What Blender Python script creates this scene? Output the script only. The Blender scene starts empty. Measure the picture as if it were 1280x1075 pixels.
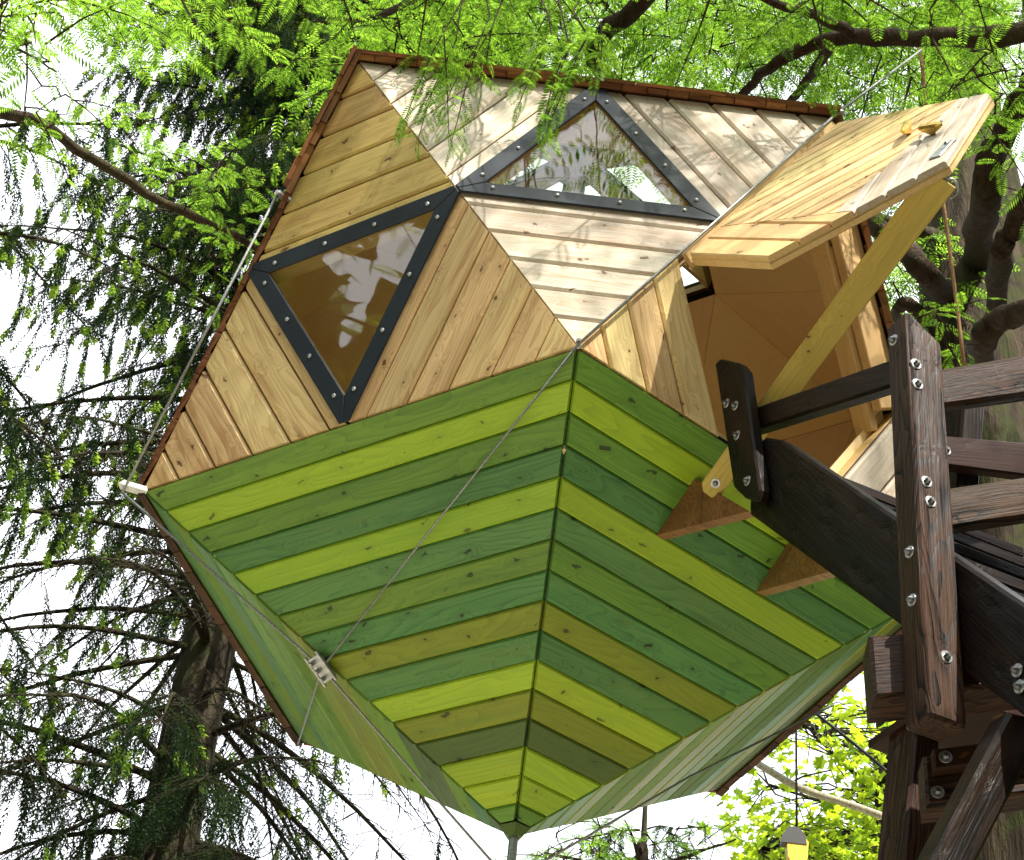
import bpy, bmesh, math, random
import numpy as np
from mathutils import Vector, Matrix, noise as mnoise
R_ = math.radians
sc = bpy.context.scene
COL = sc.collection

# ------------------------------------------------------------------ camera
YAW, PITCH, ROLL, FPX = 0.010328, 0.667273, 0.110264, 2399.75
CAM = Vector((0, 0, 1.6))
_f = Vector((math.sin(YAW)*math.cos(PITCH), math.cos(YAW)*math.cos(PITCH), math.sin(PITCH)))
_r0 = Vector((math.cos(YAW), -math.sin(YAW), 0)); _u0 = _r0.cross(_f)
_r = math.cos(ROLL)*_r0 + math.sin(ROLL)*_u0
_u = -math.sin(ROLL)*_r0 + math.cos(ROLL)*_u0
cd = bpy.data.cameras.new('camera'); cam = bpy.data.objects.new('camera', cd); COL.objects.link(cam)
cd.sensor_width = 36; cd.lens = FPX/1280*36; cd.clip_end = 2000
m = Matrix((_r, _u, -_f)).transposed().to_4x4(); m.translation = CAM
cam.matrix_world = m
sc.camera = cam

def ray(px, py):
    return (_f + _r*((px-640)/FPX) - _u*((py-537.5)/FPX)).normalized()
def at(px, py, dist):
    return CAM + ray(px, py)*dist
def cast(px, py, pt, n):
    d = ray(px, py)
    return CAM + d*((pt-CAM).dot(n)/d.dot(n))
def proj(p):
    d = p-CAM; z = d.dot(_f)
    return 640+FPX*d.dot(_r)/z, 537.5-FPX*d.dot(_u)/z

# ------------------------------------------------------------------ sky and sun
SUN_AZ, SUN_EL = R_(-58), R_(50)
SUN = Vector((math.cos(SUN_EL)*math.cos(SUN_AZ), math.cos(SUN_EL)*math.sin(SUN_AZ), math.sin(SUN_EL)))
w = bpy.data.worlds.new('World'); sc.world = w; w.use_nodes = True
nt = w.node_tree
bg = nt.nodes['Background']
sky = nt.nodes.new('ShaderNodeTexSky'); sky.sky_type = 'NISHITA'; sky.sun_disc = False
sky.sun_elevation = SUN_EL; sky.sun_rotation = math.pi/2 - SUN_AZ
sky.air_density = 1.0; sky.dust_density = 3.0; sky.ozone_density = 0.6
bg.inputs['Strength'].default_value = 0.15
# thin bright cloud over most of the sky
wtc = nt.nodes.new('ShaderNodeTexCoord'); wn = nt.nodes.new('ShaderNodeTexNoise'); wn.inputs['Scale'].default_value = 2.2; wn.inputs['Detail'].default_value = 5
nt.links.new(wtc.outputs['Generated'], wn.inputs['Vector'])
wr = nt.nodes.new('ShaderNodeMapRange'); wr.inputs[1].default_value = .3; wr.inputs[2].default_value = .6; wr.inputs[3].default_value = .5; wr.inputs[4].default_value = .95
nt.links.new(wn.outputs[0], wr.inputs[0])
wm = nt.nodes.new('ShaderNodeMix'); wm.data_type = 'RGBA'; wm.inputs[7].default_value = (7.2, 7.4, 7.7, 1)
nt.links.new(wr.outputs[0], wm.inputs[0]); nt.links.new(sky.outputs[0], wm.inputs[6]); nt.links.new(wm.outputs[2], bg.inputs[0])
cy = sc.cycles; cy.max_bounces = 7; cy.diffuse_bounces = 4; cy.glossy_bounces = 3; cy.transmission_bounces = 4; cy.transparent_max_bounces = 8; cy.sample_clamp_indirect = 6; cy.caustics_reflective = False; cy.caustics_refractive = False
sl = bpy.data.lights.new('sun', 'SUN'); sl.energy = 4.2; sl.angle = R_(0.6); sl.color = (1, .95, .86)
so = bpy.data.objects.new('sun', sl); COL.objects.link(so)
so.rotation_euler = SUN.to_track_quat('Z', 'Y').to_euler(); so.location = (5, -8, 30)
sc.view_settings.view_transform = 'Standard'; sc.view_settings.look = 'None'
sc.view_settings.exposure = 1.2; sc.view_settings.gamma = 1

random.seed(7); rng = np.random.default_rng(11)

# ------------------------------------------------------------------ helpers
MW = {}
def link(name, data, parent=None, mw=None):
    o = bpy.data.objects.new(name, data); COL.objects.link(o)
    mw = mw or Matrix.Identity(4)
    MW[o.name] = mw
    if parent is not None:
        o.parent = parent
        o.matrix_basis = MW[parent.name].inverted() @ mw
    else:
        o.matrix_basis = mw
    return o
def tag(o, label=None, cat=None, group=None, kind=None):
    if label: o['label'] = label
    if cat: o['category'] = cat
    if group: o['group'] = group
    if kind: o['kind'] = kind
    return o
def empty(name, loc, label, cat, group=None):
    o = link(name, None, None, Matrix.Translation(loc)); o.empty_display_size = .2
    return tag(o, label, cat, group)
def mesh(name, verts, faces, mat, smooth=False):
    me = bpy.data.meshes.new(name); me.from_pydata([tuple(v) for v in verts], [], faces)
    if mat: me.materials.append(mat)
    if smooth: me.polygons.foreach_set('use_smooth', [True]*len(me.polygons))
    me.update(); return me
def np_mesh(name, V, F, mat, smooth=False):
    V = np.ascontiguousarray(V, np.float32); F = np.ascontiguousarray(F, np.int32)
    me = bpy.data.meshes.new(name); k = F.shape[1]
    me.vertices.add(len(V)); me.vertices.foreach_set('co', V.ravel())
    me.loops.add(F.size); me.loops.foreach_set('vertex_index', F.ravel())
    me.polygons.add(len(F)); me.polygons.foreach_set('loop_start', np.arange(0, F.size, k, dtype=np.int32))
    me.polygons.foreach_set('loop_total', np.full(len(F), k, np.int32))
    if smooth: me.polygons.foreach_set('use_smooth', np.ones(len(F), bool))
    me.materials.append(mat); me.update(calc_edges=True); return me
def hull(name, pts, mat):
    bm = bmesh.new()
    for p in pts: bm.verts.new(p)
    r = bmesh.ops.convex_hull(bm, input=bm.verts)
    junk = [g for g in r['geom_interior']+r['geom_unused'] if isinstance(g, bmesh.types.BMVert) and g.is_valid]
    if junk: bmesh.ops.delete(bm, geom=list(set(junk)), context='VERTS')
    bmesh.ops.dissolve_limit(bm, angle_limit=.01, verts=bm.verts, edges=bm.edges)
    bmesh.ops.recalc_face_normals(bm, faces=bm.faces)
    me = bpy.data.meshes.new(name); bm.to_mesh(me); bm.free(); me.materials.append(mat); return me
def clip(poly, n, d):                      # keep the side n.p <= d
    out = []
    for i in range(len(poly)):
        a, b = poly[i], poly[(i+1) % len(poly)]
        da, db = a.dot(n)-d, b.dot(n)-d
        if da <= 0: out.append(a)
        if da*db < 0: out.append(a+(b-a)*(da/(da-db)))
    return out
def inset(poly, c):                        # convex 2D polygon moved inwards by c (a list gives one per edge)
    cs = c if isinstance(c, (list, tuple)) else [c]*len(poly)
    ctr = sum(poly, Vector((0, 0)))/len(poly)
    out = list(poly)
    for i in range(len(poly)):
        a, b = poly[i], poly[(i+1) % len(poly)]
        e = b-a
        if e.length < 1e-6: continue
        n = Vector((e.y, -e.x)).normalized()
        if (ctr-a).dot(n) > 0: n = -n
        if cs[i] >= 0:
            out = clip(out, n, a.dot(n)-cs[i])
    return out
def frame(o, x, n):
    n = n.normalized(); x = (x-n*x.dot(n)).normalized(); y = n.cross(x)
    mm = Matrix((x, y, n)).transposed().to_4x4(); mm.translation = o; return mm
def prism(name, poly, z0, z1, mat, c=0.0):  # convex 2D polygon to a chamfered slab
    pts = []
    if c:
        ins = inset(poly, c)
        pts += [(p.x, p.y, z0) for p in ins]+[(p.x, p.y, z1) for p in ins]
        pts += [(p.x, p.y, z0+c) for p in poly]+[(p.x, p.y, z1-c) for p in poly]
    else:
        pts = [(p.x, p.y, z0) for p in poly]+[(p.x, p.y, z1) for p in poly]
    return hull(name, pts, mat)
def to2(mw, pts):
    inv = mw.inverted()
    return [Vector((inv @ p).xy) for p in pts]
def ccw(poly):
    s = sum(poly[i].x*poly[(i+1) % len(poly)].y-poly[(i+1) % len(poly)].x*poly[i].y for i in range(len(poly)))
    return poly if s > 0 else poly[::-1]

def tube_np(pts, rad, sides=6, twist=0.0):
    pts = np.asarray(pts, float); n = len(pts); rad = np.broadcast_to(np.asarray(rad, float), (n,))
    t = np.gradient(pts, axis=0); t /= np.linalg.norm(t, axis=1)[:, None]+1e-9
    ref = np.array([0, 0, 1.]) if abs(t[:, 2]).mean() < .8 else np.array([1., 0, 0])
    u = np.cross(t, ref); u /= np.linalg.norm(u, axis=1)[:, None]+1e-9
    v = np.cross(t, u)
    a = np.arange(sides)/sides*2*np.pi
    V = pts[:, None]+rad[:, None, None]*(np.cos(a)[None, :, None]*u[:, None]+np.sin(a)[None, :, None]*v[:, None])
    V = V.reshape(-1, 3)
    i = np.arange(n-1)[:, None]*sides; j = np.arange(sides)[None, :]; k = (j+1) % sides
    F = np.stack([i+j, i+k, i+k+sides, i+j+sides], -1).reshape(-1, 4)
    return V, F
class Acc:
    def __init__(s): s.V = []; s.F = []; s.n = 0
    def add(s, V, F): s.V.append(V); s.F.append(F+s.n); s.n += len(V)
    def tube(s, pts, rad, sides=6): s.add(*tube_np(pts, rad, sides))
    def mesh(s, name, mat, smooth=True): return np_mesh(name, np.concatenate(s.V), np.concatenate(s.F), mat, smooth)
def tube_obj(name, pts, rad, mat, parent=None, sides=8):
    V, F = tube_np([tuple(p) for p in pts], rad, sides)
    me = mesh(name, V.tolist(), F.tolist()+[list(range(sides))[::-1], list(range(len(V)-sides, len(V)))], mat)
    me.polygons.foreach_set('use_smooth', [True]*len(F)+[False]*2)
    return link(name, me, parent, None)
def smooth_pts(ctrl, n):
    P = np.array([tuple(p) for p in ctrl]); m_ = len(P)
    if m_ < 3:
        s = np.linspace(0, 1, n)[:, None]; return P[0]+(P[-1]-P[0])*s
    Q = np.vstack([2*P[0]-P[1], P, 2*P[-1]-P[-2]])
    out = []
    for s in np.linspace(0, m_-1-1e-6, n):
        i = int(s); t = s-i; a, b, c, d = Q[i:i+4]
        out.append(.5*((2*b)+(-a+c)*t+(2*a-5*b+4*c-d)*t*t+(-a+3*b-3*c+d)*t**3))
    return np.array(out)

# ------------------------------------------------------------------ materials
def newmat(name):
    mt = bpy.data.materials.new(name); mt.use_nodes = True
    return mt, mt.node_tree, mt.node_tree.nodes['Principled BSDF']
def node(nt, typ, **kw):
    n = nt.nodes.new(typ)
    for k, v in kw.items():
        if k.startswith('i_'): n.inputs[int(k[2:])].default_value = v
        else: setattr(n, k, v)
    return n
def math_(nt, op, a, b=None):
    n = nt.nodes.new('ShaderNodeMath'); n.operation = op
    for i, x in enumerate((a, b)):
        if x is None: continue
        if isinstance(x, (int, float)): n.inputs[i].default_value = x
        else: nt.links.new(x, n.inputs[i])
    return n.outputs[0]
def ramp(nt, fac, stops):
    n = nt.nodes.new('ShaderNodeValToRGB'); els = n.color_ramp.elements
    while len(els) < len(stops): els.new(.5)
    for e, (p, c) in zip(els, stops):
        e.position = p; e.color = (*c, 1) if len(c) == 3 else c
    nt.links.new(fac, n.inputs[0]); return n.outputs[0]
def mixc(nt, fac, a, b, blend='MIX'):
    n = nt.nodes.new('ShaderNodeMix'); n.data_type = 'RGBA'; n.blend_type = blend
    for s, x in ((0, fac), (6, a), (7, b)):
        if isinstance(x, (int, float)): n.inputs[s].default_value = x
        elif isinstance(x, tuple): n.inputs[s].default_value = (*x, 1)
        else: nt.links.new(x, n.inputs[s])
    return n.outputs[2]
def mapping(nt, vec, scale):
    n = nt.nodes.new('ShaderNodeMapping'); n.inputs[3].default_value = scale
    nt.links.new(vec, n.inputs[0]); return n.outputs[0]
def noise_(nt, vec, scale=1, detail=3, rough=.5, dist=0):
    n = nt.nodes.new('ShaderNodeTexNoise'); n.inputs['Scale'].default_value = scale; n.inputs['Detail'].default_value = detail
    n.inputs['Roughness'].default_value = rough; n.inputs['Distortion'].default_value = dist
    nt.links.new(vec, n.inputs['Vector']); return n.outputs[0]

def wood(name, light, dark, knot=(.10, .045, .015), grain=.55, rough=.6, bump=.25, vary=.16, knots=True,
         stain=None, stain_amt=0.0, coarse=1.0, spec=.35):
    mt, nt, bs = newmat(name); L = nt.links.new
    tc = nt.nodes.new('ShaderNodeTexCoord'); oi = nt.nodes.new('ShaderNodeObjectInfo')
    off = nt.nodes.new('ShaderNodeCombineXYZ')
    for i, k in enumerate((71., 37., 13.)): L(math_(nt, 'MULTIPLY', oi.outputs['Random'], k), off.inputs[i])
    va = nt.nodes.new('ShaderNodeVectorMath'); va.operation = 'ADD'
    L(tc.outputs['Object'], va.inputs[0]); L(off.outputs[0], va.inputs[1]); vec = va.outputs[0]
    # knots: one sparse cell pattern, stretched along the board
    vo = nt.nodes.new('ShaderNodeTexVoronoi'); vo.voronoi_dimensions = '2D'; vo.inputs['Scale'].default_value = 1
    wob = noise_(nt, vec, 26, 3)
    wv = nt.nodes.new('ShaderNodeVectorMath'); wv.operation = 'MULTIPLY_ADD'
    wc = nt.nodes.new('ShaderNodeCombineXYZ')
    L(math_(nt, 'MULTIPLY', wob, .10), wc.inputs[0]); L(math_(nt, 'MULTIPLY', wob, .05), wc.inputs[1])
    wv.inputs[1].default_value = (1, 1, 1); L(vec, wv.inputs[0]); L(wc.outputs[0], wv.inputs[2])
    L(mapping(nt, wv.outputs[0], (4.2, 8.5, 1)), vo.inputs['Vector'])
    sepc = nt.nodes.new('ShaderNodeSeparateColor'); L(vo.outputs['Color'], sepc.inputs[0])
    size = math_(nt, 'MULTIPLY', math_(nt, 'MAXIMUM', math_(nt, 'SUBTRACT', sepc.outputs[0], .22), 0), .115)
    kd = math_(nt, 'DIVIDE', vo.outputs['Distance'], math_(nt, 'ADD', size, .002))
    kmask = math_(nt, 'SUBTRACT', 1, math_(nt, 'MINIMUM', kd, 1)); kmask = math_(nt, 'MULTIPLY', kmask, math_(nt, 'GREATER_THAN', size, .012))
    bulge = math_(nt, 'POWER', math_(nt, 'SUBTRACT', 1, math_(nt, 'MINIMUM', math_(nt, 'MULTIPLY', vo.outputs['Distance'], 2.6), 1)), 2)
    # growth rings seen along the board
    sp = nt.nodes.new('ShaderNodeSeparateXYZ'); L(vec, sp.inputs[0])
    low = noise_(nt, mapping(nt, vec, (.9, 5, 5)), 1, 2)
    ph = math_(nt, 'ADD', math_(nt, 'MULTIPLY', sp.outputs[1], 30*coarse), math_(nt, 'MULTIPLY', low, 14*coarse))
    ph = math_(nt, 'ADD', ph, math_(nt, 'MULTIPLY', bulge, 4.5 if knots else .6))
    ring = math_(nt, 'FRACT', ph); ring = math_(nt, 'POWER', ring, 2.5)
    fine = noise_(nt, mapping(nt, vec, (2.2, 95, 60)), 1, 4, .65)
    blot = noise_(nt, mapping(nt, vec, (1.3, 6, 6)), 1, 3)
    g = math_(nt, 'ADD', math_(nt, 'MULTIPLY', ring, grain*.75), math_(nt, 'MULTIPLY', math_(nt, 'SUBTRACT', fine, .42), grain*1.5))
    g = math_(nt, 'ADD', g, math_(nt, 'MULTIPLY', math_(nt, 'SUBTRACT', blot, .5), .9*grain+.15))
    colr = ramp(nt, g, [(0.0, light), (1.0, dark)])
    hv = nt.nodes.new('ShaderNodeHueSaturation')
    L(math_(nt, 'ADD', .488, math_(nt, 'MULTIPLY', oi.outputs['Random'], .024)), hv.inputs[0])
    r2 = math_(nt, 'FRACT', math_(nt, 'MULTIPLY', oi.outputs['Random'], 17.3))
    L(math_(nt, 'ADD', 1-vary, math_(nt, 'MULTIPLY', r2, 2*vary)), hv.inputs[2]); L(colr, hv.inputs[4]); colr = hv.outputs[0]
    if stain:
        st = noise_(nt, mapping(nt, vec, (1.2, 15, 15)), 1, 5, .65, .5)
        colr = mixc(nt, math_(nt, 'MULTIPLY', ramp(nt, st, [(.50, (0, 0, 0)), (.66, (1, 1, 1))]), stain_amt), colr, stain)
    if knots:
        halo = math_(nt, 'MULTIPLY', math_(nt, 'MULTIPLY', bulge, math_(nt, 'GREATER_THAN', size, .03)), .35)
        colr = mixc(nt, halo, colr, tuple(.5*(a+b) for a, b in zip(dark, knot)))
        colr = mixc(nt, math_(nt, 'MINIMUM', math_(nt, 'MULTIPLY', kmask, 3.2), .92), colr, knot)
    L(colr, bs.inputs['Base Color']); bs.inputs['Specular IOR Level'].default_value = spec
    L(math_(nt, 'ADD', rough-.1, math_(nt, 'MULTIPLY', fine, .2)), bs.inputs['Roughness'])
    bp = nt.nodes.new('ShaderNodeBump'); bp.inputs['Strength'].default_value = bump; bp.inputs['Distance'].default_value = .004
    L(math_(nt, 'SUBTRACT', 1, g), bp.inputs['Height']); L(bp.outputs[0], bs.inputs['Normal'])
    return mt
def plain(name, col, rough=.5, metal=0, var=.25, scale=30, spec=.5, bump=0.0):
    mt, nt, bs = newmat(name); tc = nt.nodes.new('ShaderNodeTexCoord')
    f = noise_(nt, tc.outputs['Object'], scale, 4)
    c = ramp(nt, f, [(.3, tuple(x*(1-var) for x in col)), (.7, tuple(min(1, x*(1+var)) for x in col))])
    nt.links.new(c, bs.inputs['Base Color']); bs.inputs['Metallic'].default_value = metal
    nt.links.new(math_(nt, 'ADD', rough-.08, math_(nt, 'MULTIPLY', f, .16)), bs.inputs['Roughness'])
    bs.inputs['Specular IOR Level'].default_value = spec
    if bump:
        bp = nt.nodes.new('ShaderNodeBump'); bp.inputs['Strength'].default_value = bump
        nt.links.new(f, bp.inputs['Height']); nt.links.new(bp.outputs[0], bs.inputs['Normal'])
    return mt
def leafmat(name, refl, trans, mixf=.5, var=.35, nscale=1.3, rough=.5):
    mt, nt, bs = newmat(name); L = nt.links.new
    geo = nt.nodes.new('ShaderNodeNewGeometry'); tc = nt.nodes.new('ShaderNodeTexCoord')
    n = noise_(nt, tc.outputs['Object'], nscale, 2)
    f = math_(nt, 'ADD', math_(nt, 'MULTIPLY', geo.outputs['Random Per Island'], .5), math_(nt, 'MULTIPLY', n, .5))
    def two(c): return ramp(nt, f, [(.25, (c[0]*(1-var)*.8, c[1]*(1-var), c[2]*(1-var))), (.75, (c[0]*(1+var)*1.12, c[1]*(1+var), c[2]*(1+var*.5)))])
    L(two(refl), bs.inputs['Base Color']); bs.inputs['Roughness'].default_value = rough
    bs.inputs['Specular IOR Level'].default_value = .3
    tr = nt.nodes.new('ShaderNodeBsdfTranslucent'); L(two(trans), tr.inputs[0])
    mx = nt.nodes.new('ShaderNodeMixShader'); mx.inputs[0].default_value = mixf
    L(bs.outputs[0], mx.inputs[1]); L(tr.outputs[0], mx.inputs[2])
    L(mx.outputs[0], nt.nodes['Material Output'].inputs[0]); return mt
def bark(name, c1, c2, moss=None, moss_amt=.5, sx=9, sz=1.6):
    mt, nt, bs = newmat(name); L = nt.links.new; tc = nt.nodes.new('ShaderNodeTexCoord')
    v = tc.outputs['Object']
    f = noise_(nt, mapping(nt, v, (sx, sx, sz)), 1.6, 6, .65, .5)
    fine = noise_(nt, mapping(nt, v, (sx*4, sx*4, sz*5)), 1.5, 4, .6)
    c = ramp(nt, f, [(.35, c1), (.62, c2)])
    c = mixc(nt, math_(nt, 'MULTIPLY', fine, .5), c, tuple(x*.45 for x in c1))
    if moss:
        mn = noise_(nt, v, 3.2, 5, .7)
        c = mixc(nt, math_(nt, 'MULTIPLY', ramp(nt, mn, [(.47, (0, 0, 0)), (.58, (1, 1, 1))]), moss_amt), c, moss)
    L(c, bs.inputs['Base Color']); bs.inputs['Roughness'].default_value = .9; bs.inputs['Specular IOR Level'].default_value = .15
    bp = nt.nodes.new('ShaderNodeBump'); bp.inputs['Strength'].default_value = 1; bp.inputs['Distance'].default_value = .05
    L(math_(nt, 'ADD', f, math_(nt, 'MULTIPLY', fine, .4)), bp.inputs['Height']); L(bp.outputs[0], bs.inputs['Normal'])
    return mt
def glass(name):
    mt, nt, bs = newmat(name); L = nt.links.new
    lw = nt.nodes.new('ShaderNodeLayerWeight'); lw.inputs[0].default_value = .5
    frf = math_(nt, 'ADD', .07, math_(nt, 'MULTIPLY', math_(nt, 'POWER', lw.outputs['Facing'], 4), .85))
    gl = nt.nodes.new('ShaderNodeBsdfGlossy'); gl.inputs['Roughness'].default_value = .012
    tc = nt.nodes.new('ShaderNodeTexCoord')
    tr = nt.nodes.new('ShaderNodeBsdfTransparent'); tr.inputs[0].default_value = (.93, .95, .91, 1)
    bp = nt.nodes.new('ShaderNodeBump'); bp.inputs['Strength'].default_value = .02; bp.inputs['Distance'].default_value = .02
    L(noise_(nt, tc.outputs['Object'], 4, 2), bp.inputs['Height']); L(bp.outputs[0], gl.inputs['Normal'])
    mx = nt.nodes.new('ShaderNodeMixShader'); L(frf, mx.inputs[0]); L(tr.outputs[0], mx.inputs[1]); L(gl.outputs[0], mx.inputs[2])
    L(mx.outputs[0], nt.nodes['Material Output'].inputs[0]); return mt

M_PINE = wood('pine_warm', (.75, .56, .26), (.38, .205, .06), knot=(.12, .05, .018), stain=(.34, .15, .045), stain_amt=.6, grain=.65)
M_PINE_Y = wood('pine_yellow', (.64, .46, .155), (.35, .215, .055), knot=(.11, .05, .015), stain=(.30, .14, .04), stain_amt=.4, grain=.6)  # yellower pine for the boards above the left window
M_GREYP = wood('pine_weathered', (.62, .55, .44), (.38, .29, .19), knot=(.14, .085, .05), stain=(.42, .25, .12), stain_amt=.45, grain=.6, bump=.4, rough=.72)
M_STRUT = wood('strut_wood', (.60, .42, .10), (.36, .22, .05), knot=(.11, .05, .01), grain=.5, vary=.05)
M_PLY = wood('plywood', (.86, .64, .36), (.72, .48, .25), knots=False, grain=.3, vary=.10, coarse=.5, bump=.08)
M_JAMB = wood('jamb_wood', (.68, .47, .20), (.46, .28, .10), grain=.4, vary=.08)
GREENS = {
 'lime': wood('stain_lime', (.345, .50, .026), (.215, .35, .02), knot=(.10, .12, .01), grain=.7, vary=.12, bump=.15, rough=.5, stain=(.22, .38, .03), stain_amt=.45),
 'mid': wood('stain_green', (.16, .30, .035), (.075, .165, .022), knot=(.03, .05, .01), grain=.75, vary=.12, bump=.15, rough=.5, stain=(.055, .15, .03), stain_amt=.4),
 'dark': wood('stain_dark_green', (.10, .24, .06), (.04, .125, .038), knot=(.02, .035, .01), grain=.85, vary=.12, bump=.15, rough=.5, stain=(.15, .23, .04), stain_amt=.35),
 'olive': wood('stain_olive', (.24, .29, .02), (.14, .18, .015), knot=(.05, .05, .01), grain=.7, vary=.12, bump=.15, rough=.5, stain=(.13, .22, .03), stain_amt=.5),
 'deep': wood('stain_deep_olive', (.085, .14, .028), (.05, .08, .018), knot=(.02, .03, .01), grain=.4, vary=.08, bump=.15, rough=.5),
 'pale': wood('stain_weathered_green', (.15, .25, .045), (.07, .14, .025), knot=(.05, .06, .02), grain=.5, vary=.30, bump=.2, rough=.65, spec=.12),
}
M_DARKW = wood('dark_stained_timber', (.0085, .0055, .0042), (.003, .0022, .002), knot=(.002, .0015, .0015), grain=.8, rough=.42, bump=.5, vary=.12, stain=(.030, .015, .008), stain_amt=.5, spec=.09)
M_POSTW = wood('dark_weathered_timber', (.060, .030, .016), (.0035, .0025, .0022), knot=(.004, .003, .003), grain=1.25, rough=.45, bump=.7, vary=.1, coarse=1.6, spec=.12, knots=False)
M_REDW = wood('red_brown_timber', (.028, .011, .006), (.010, .004, .003), grain=.5, rough=.45, bump=.3, spec=.12)
M_BROWN = wood('brown_bracket_wood', (.25, .125, .04), (.09, .042, .015), grain=.95, rough=.55, bump=.3)
M_SHING = wood('cedar_shingle', (.26, .105, .036), (.09, .036, .014), knots=False, grain=.8, vary=.35, rough=.8, bump=.6)
M_TRIM = wood('dark_edge_trim', (.085, .042, .020), (.03, .015, .008), knots=False, grain=.8, vary=.3, rough=.8, bump=.6)
M_TONGUE = plain('groove_brown', (.11, .052, .02), .8)
M_MEMB = plain('black_membrane', (.012, .012, .012), .8)
M_FRAME = plain('blue_black_metal', (.010, .015, .022), .42, 0, .15, 8, .28)
M_STEEL = plain('galvanised_steel', (.40, .41, .41), .38, .9, .35, 60)
M_CABLE = plain('steel_cable', (.30, .31, .30), .5, .6, .5, 160)
M_WHITE = plain('white_bracket', (.78, .78, .76), .4)
M_BRASS = plain('brass', (.62, .42, .10), .3, .9, .15)
M_YEL = plain('yellow_plastic', (.75, .50, .02), .4)
M_BLACK = plain('black_rubber', (.015, .015, .015), .5)
M_ROPE = plain('natural_rope', (.38, .22, .11), .9, 0, .3, 90)
M_GUY = plain('pale_rope', (.42, .40, .28), .85, 0, .4, 60)
M_GLASS = glass('window_glass')
M_FROND = leafmat('redwood_leaf', (.075, .19, .024), (.27, .52, .045), .56, .60, 1.8)
M_SPRUCE = leafmat('spruce_needle', (.021, .050, .018), (.035, .075, .012), .22, .45, .8)
M_TIP = leafmat('spruce_new_tip', (.16, .30, .045), (.34, .50, .06), .5, .3, 2)
M_MAPLE = leafmat('maple_leaf', (.13, .24, .02), (.42, .58, .03), .6, .35, .9)
M_BARK_S = bark('spruce_bark', (.024, .019, .014), (.085, .066, .045), (.06, .07, .018), .45, 9, 1.2)
M_BARK_R = bark('redwood_bark', (.032, .023, .016), (.10, .072, .05), (.045, .058, .015), .7, 7, 1.0)
M_LIMB = bark('redwood_limb_bark', (.05, .034, .024), (.135, .09, .062), (.06, .065, .02), .4, 12, 4)
M_TWIG = bark('twig_bark', (.030, .023, .016), (.07, .052, .034), (.085, .10, .03), .5, 14, 14)

# ------------------------------------------------------------------ ground
def ground_mat():
    mt, nt, bs = newmat('forest_ground'); tc = nt.nodes.new('ShaderNodeTexCoord'); v = tc.outputs['Object']
    c = ramp(nt, noise_(nt, v, .35, 6, .6), [(.36, (.14, .18, .05)), (.46, (.47, .43, .34))])
    c = mixc(nt, math_(nt, 'MULTIPLY', noise_(nt, v, 25, 4), .35), c, (.24, .21, .15))
    nt.links.new(c, bs.inputs['Base Color']); bs.inputs['Roughness'].default_value = .95
    bp = nt.nodes.new('ShaderNodeBump'); bp.inputs['Strength'].default_value = .6
    nt.links.new(noise_(nt, v, 12, 5), bp.inputs['Height']); nt.links.new(bp.outputs[0], bs.inputs['Normal']); return mt
N = 60
gv = []
for j in range(N+1):
    for i in range(N+1):
        x = (i/N-.5)*2; y = (j/N-.5)*2; x = math.copysign(abs(x)**2.2, x)*600; y = math.copysign(abs(y)**2.2, y)*600+8
        z = .25*mnoise.noise(Vector((x*.12, y*.12, 3)))*min(1, max(0, (math.hypot(x, y)-3)/6))
        gv.append((x, y, z))
gf = [(j*(N+1)+i, j*(N+1)+i+1, (j+1)*(N+1)+i+1, (j+1)*(N+1)+i) for j in range(N) for i in range(N)]
tag(link('ground', mesh('ground', gv, gf, ground_mat(), True)), kind='structure')

# ------------------------------------------------------------------ the icosahedral pod
A = 2.2
RC = A*0.9510565; S5 = 5**.5
PC = Vector((0.12454*A, 3.38810*A, 1.6+2.62688*A))
V = {'B': PC+Vector((0, 0, -RC)), 'T': PC+Vector((0, 0, RC))}
for n, k in (('M', 0), ('R', 1), ('RR', 2), ('LL', 3), ('L', 4)):
    t = R_(-90+72*k); V[n] = PC+Vector((2*RC/S5*math.cos(t), 2*RC/S5*math.sin(t), -RC/S5))
for n, k in (('U1', -1), ('U2', 1), ('U3', 3), ('U4', 5), ('U5', -3)):
    t = R_(-90+36*k); V[n] = PC+Vector((2*RC/S5*math.cos(t), 2*RC/S5*math.sin(t), RC/S5))
def fn(a, b, c):
    n = (b-a).cross(c-a).normalized()
    return n if n.dot((a+b+c)/3-PC) > 0 else -n
KIN = (0.7558*A-.11)/(0.7558*A)
def inn(p): return PC+(p-PC)*KIN
pod = empty('treehouse_pod', V['B'], 'icosahedral wooden treehouse with triangular windows and green striped underside', 'treehouse')

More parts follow.
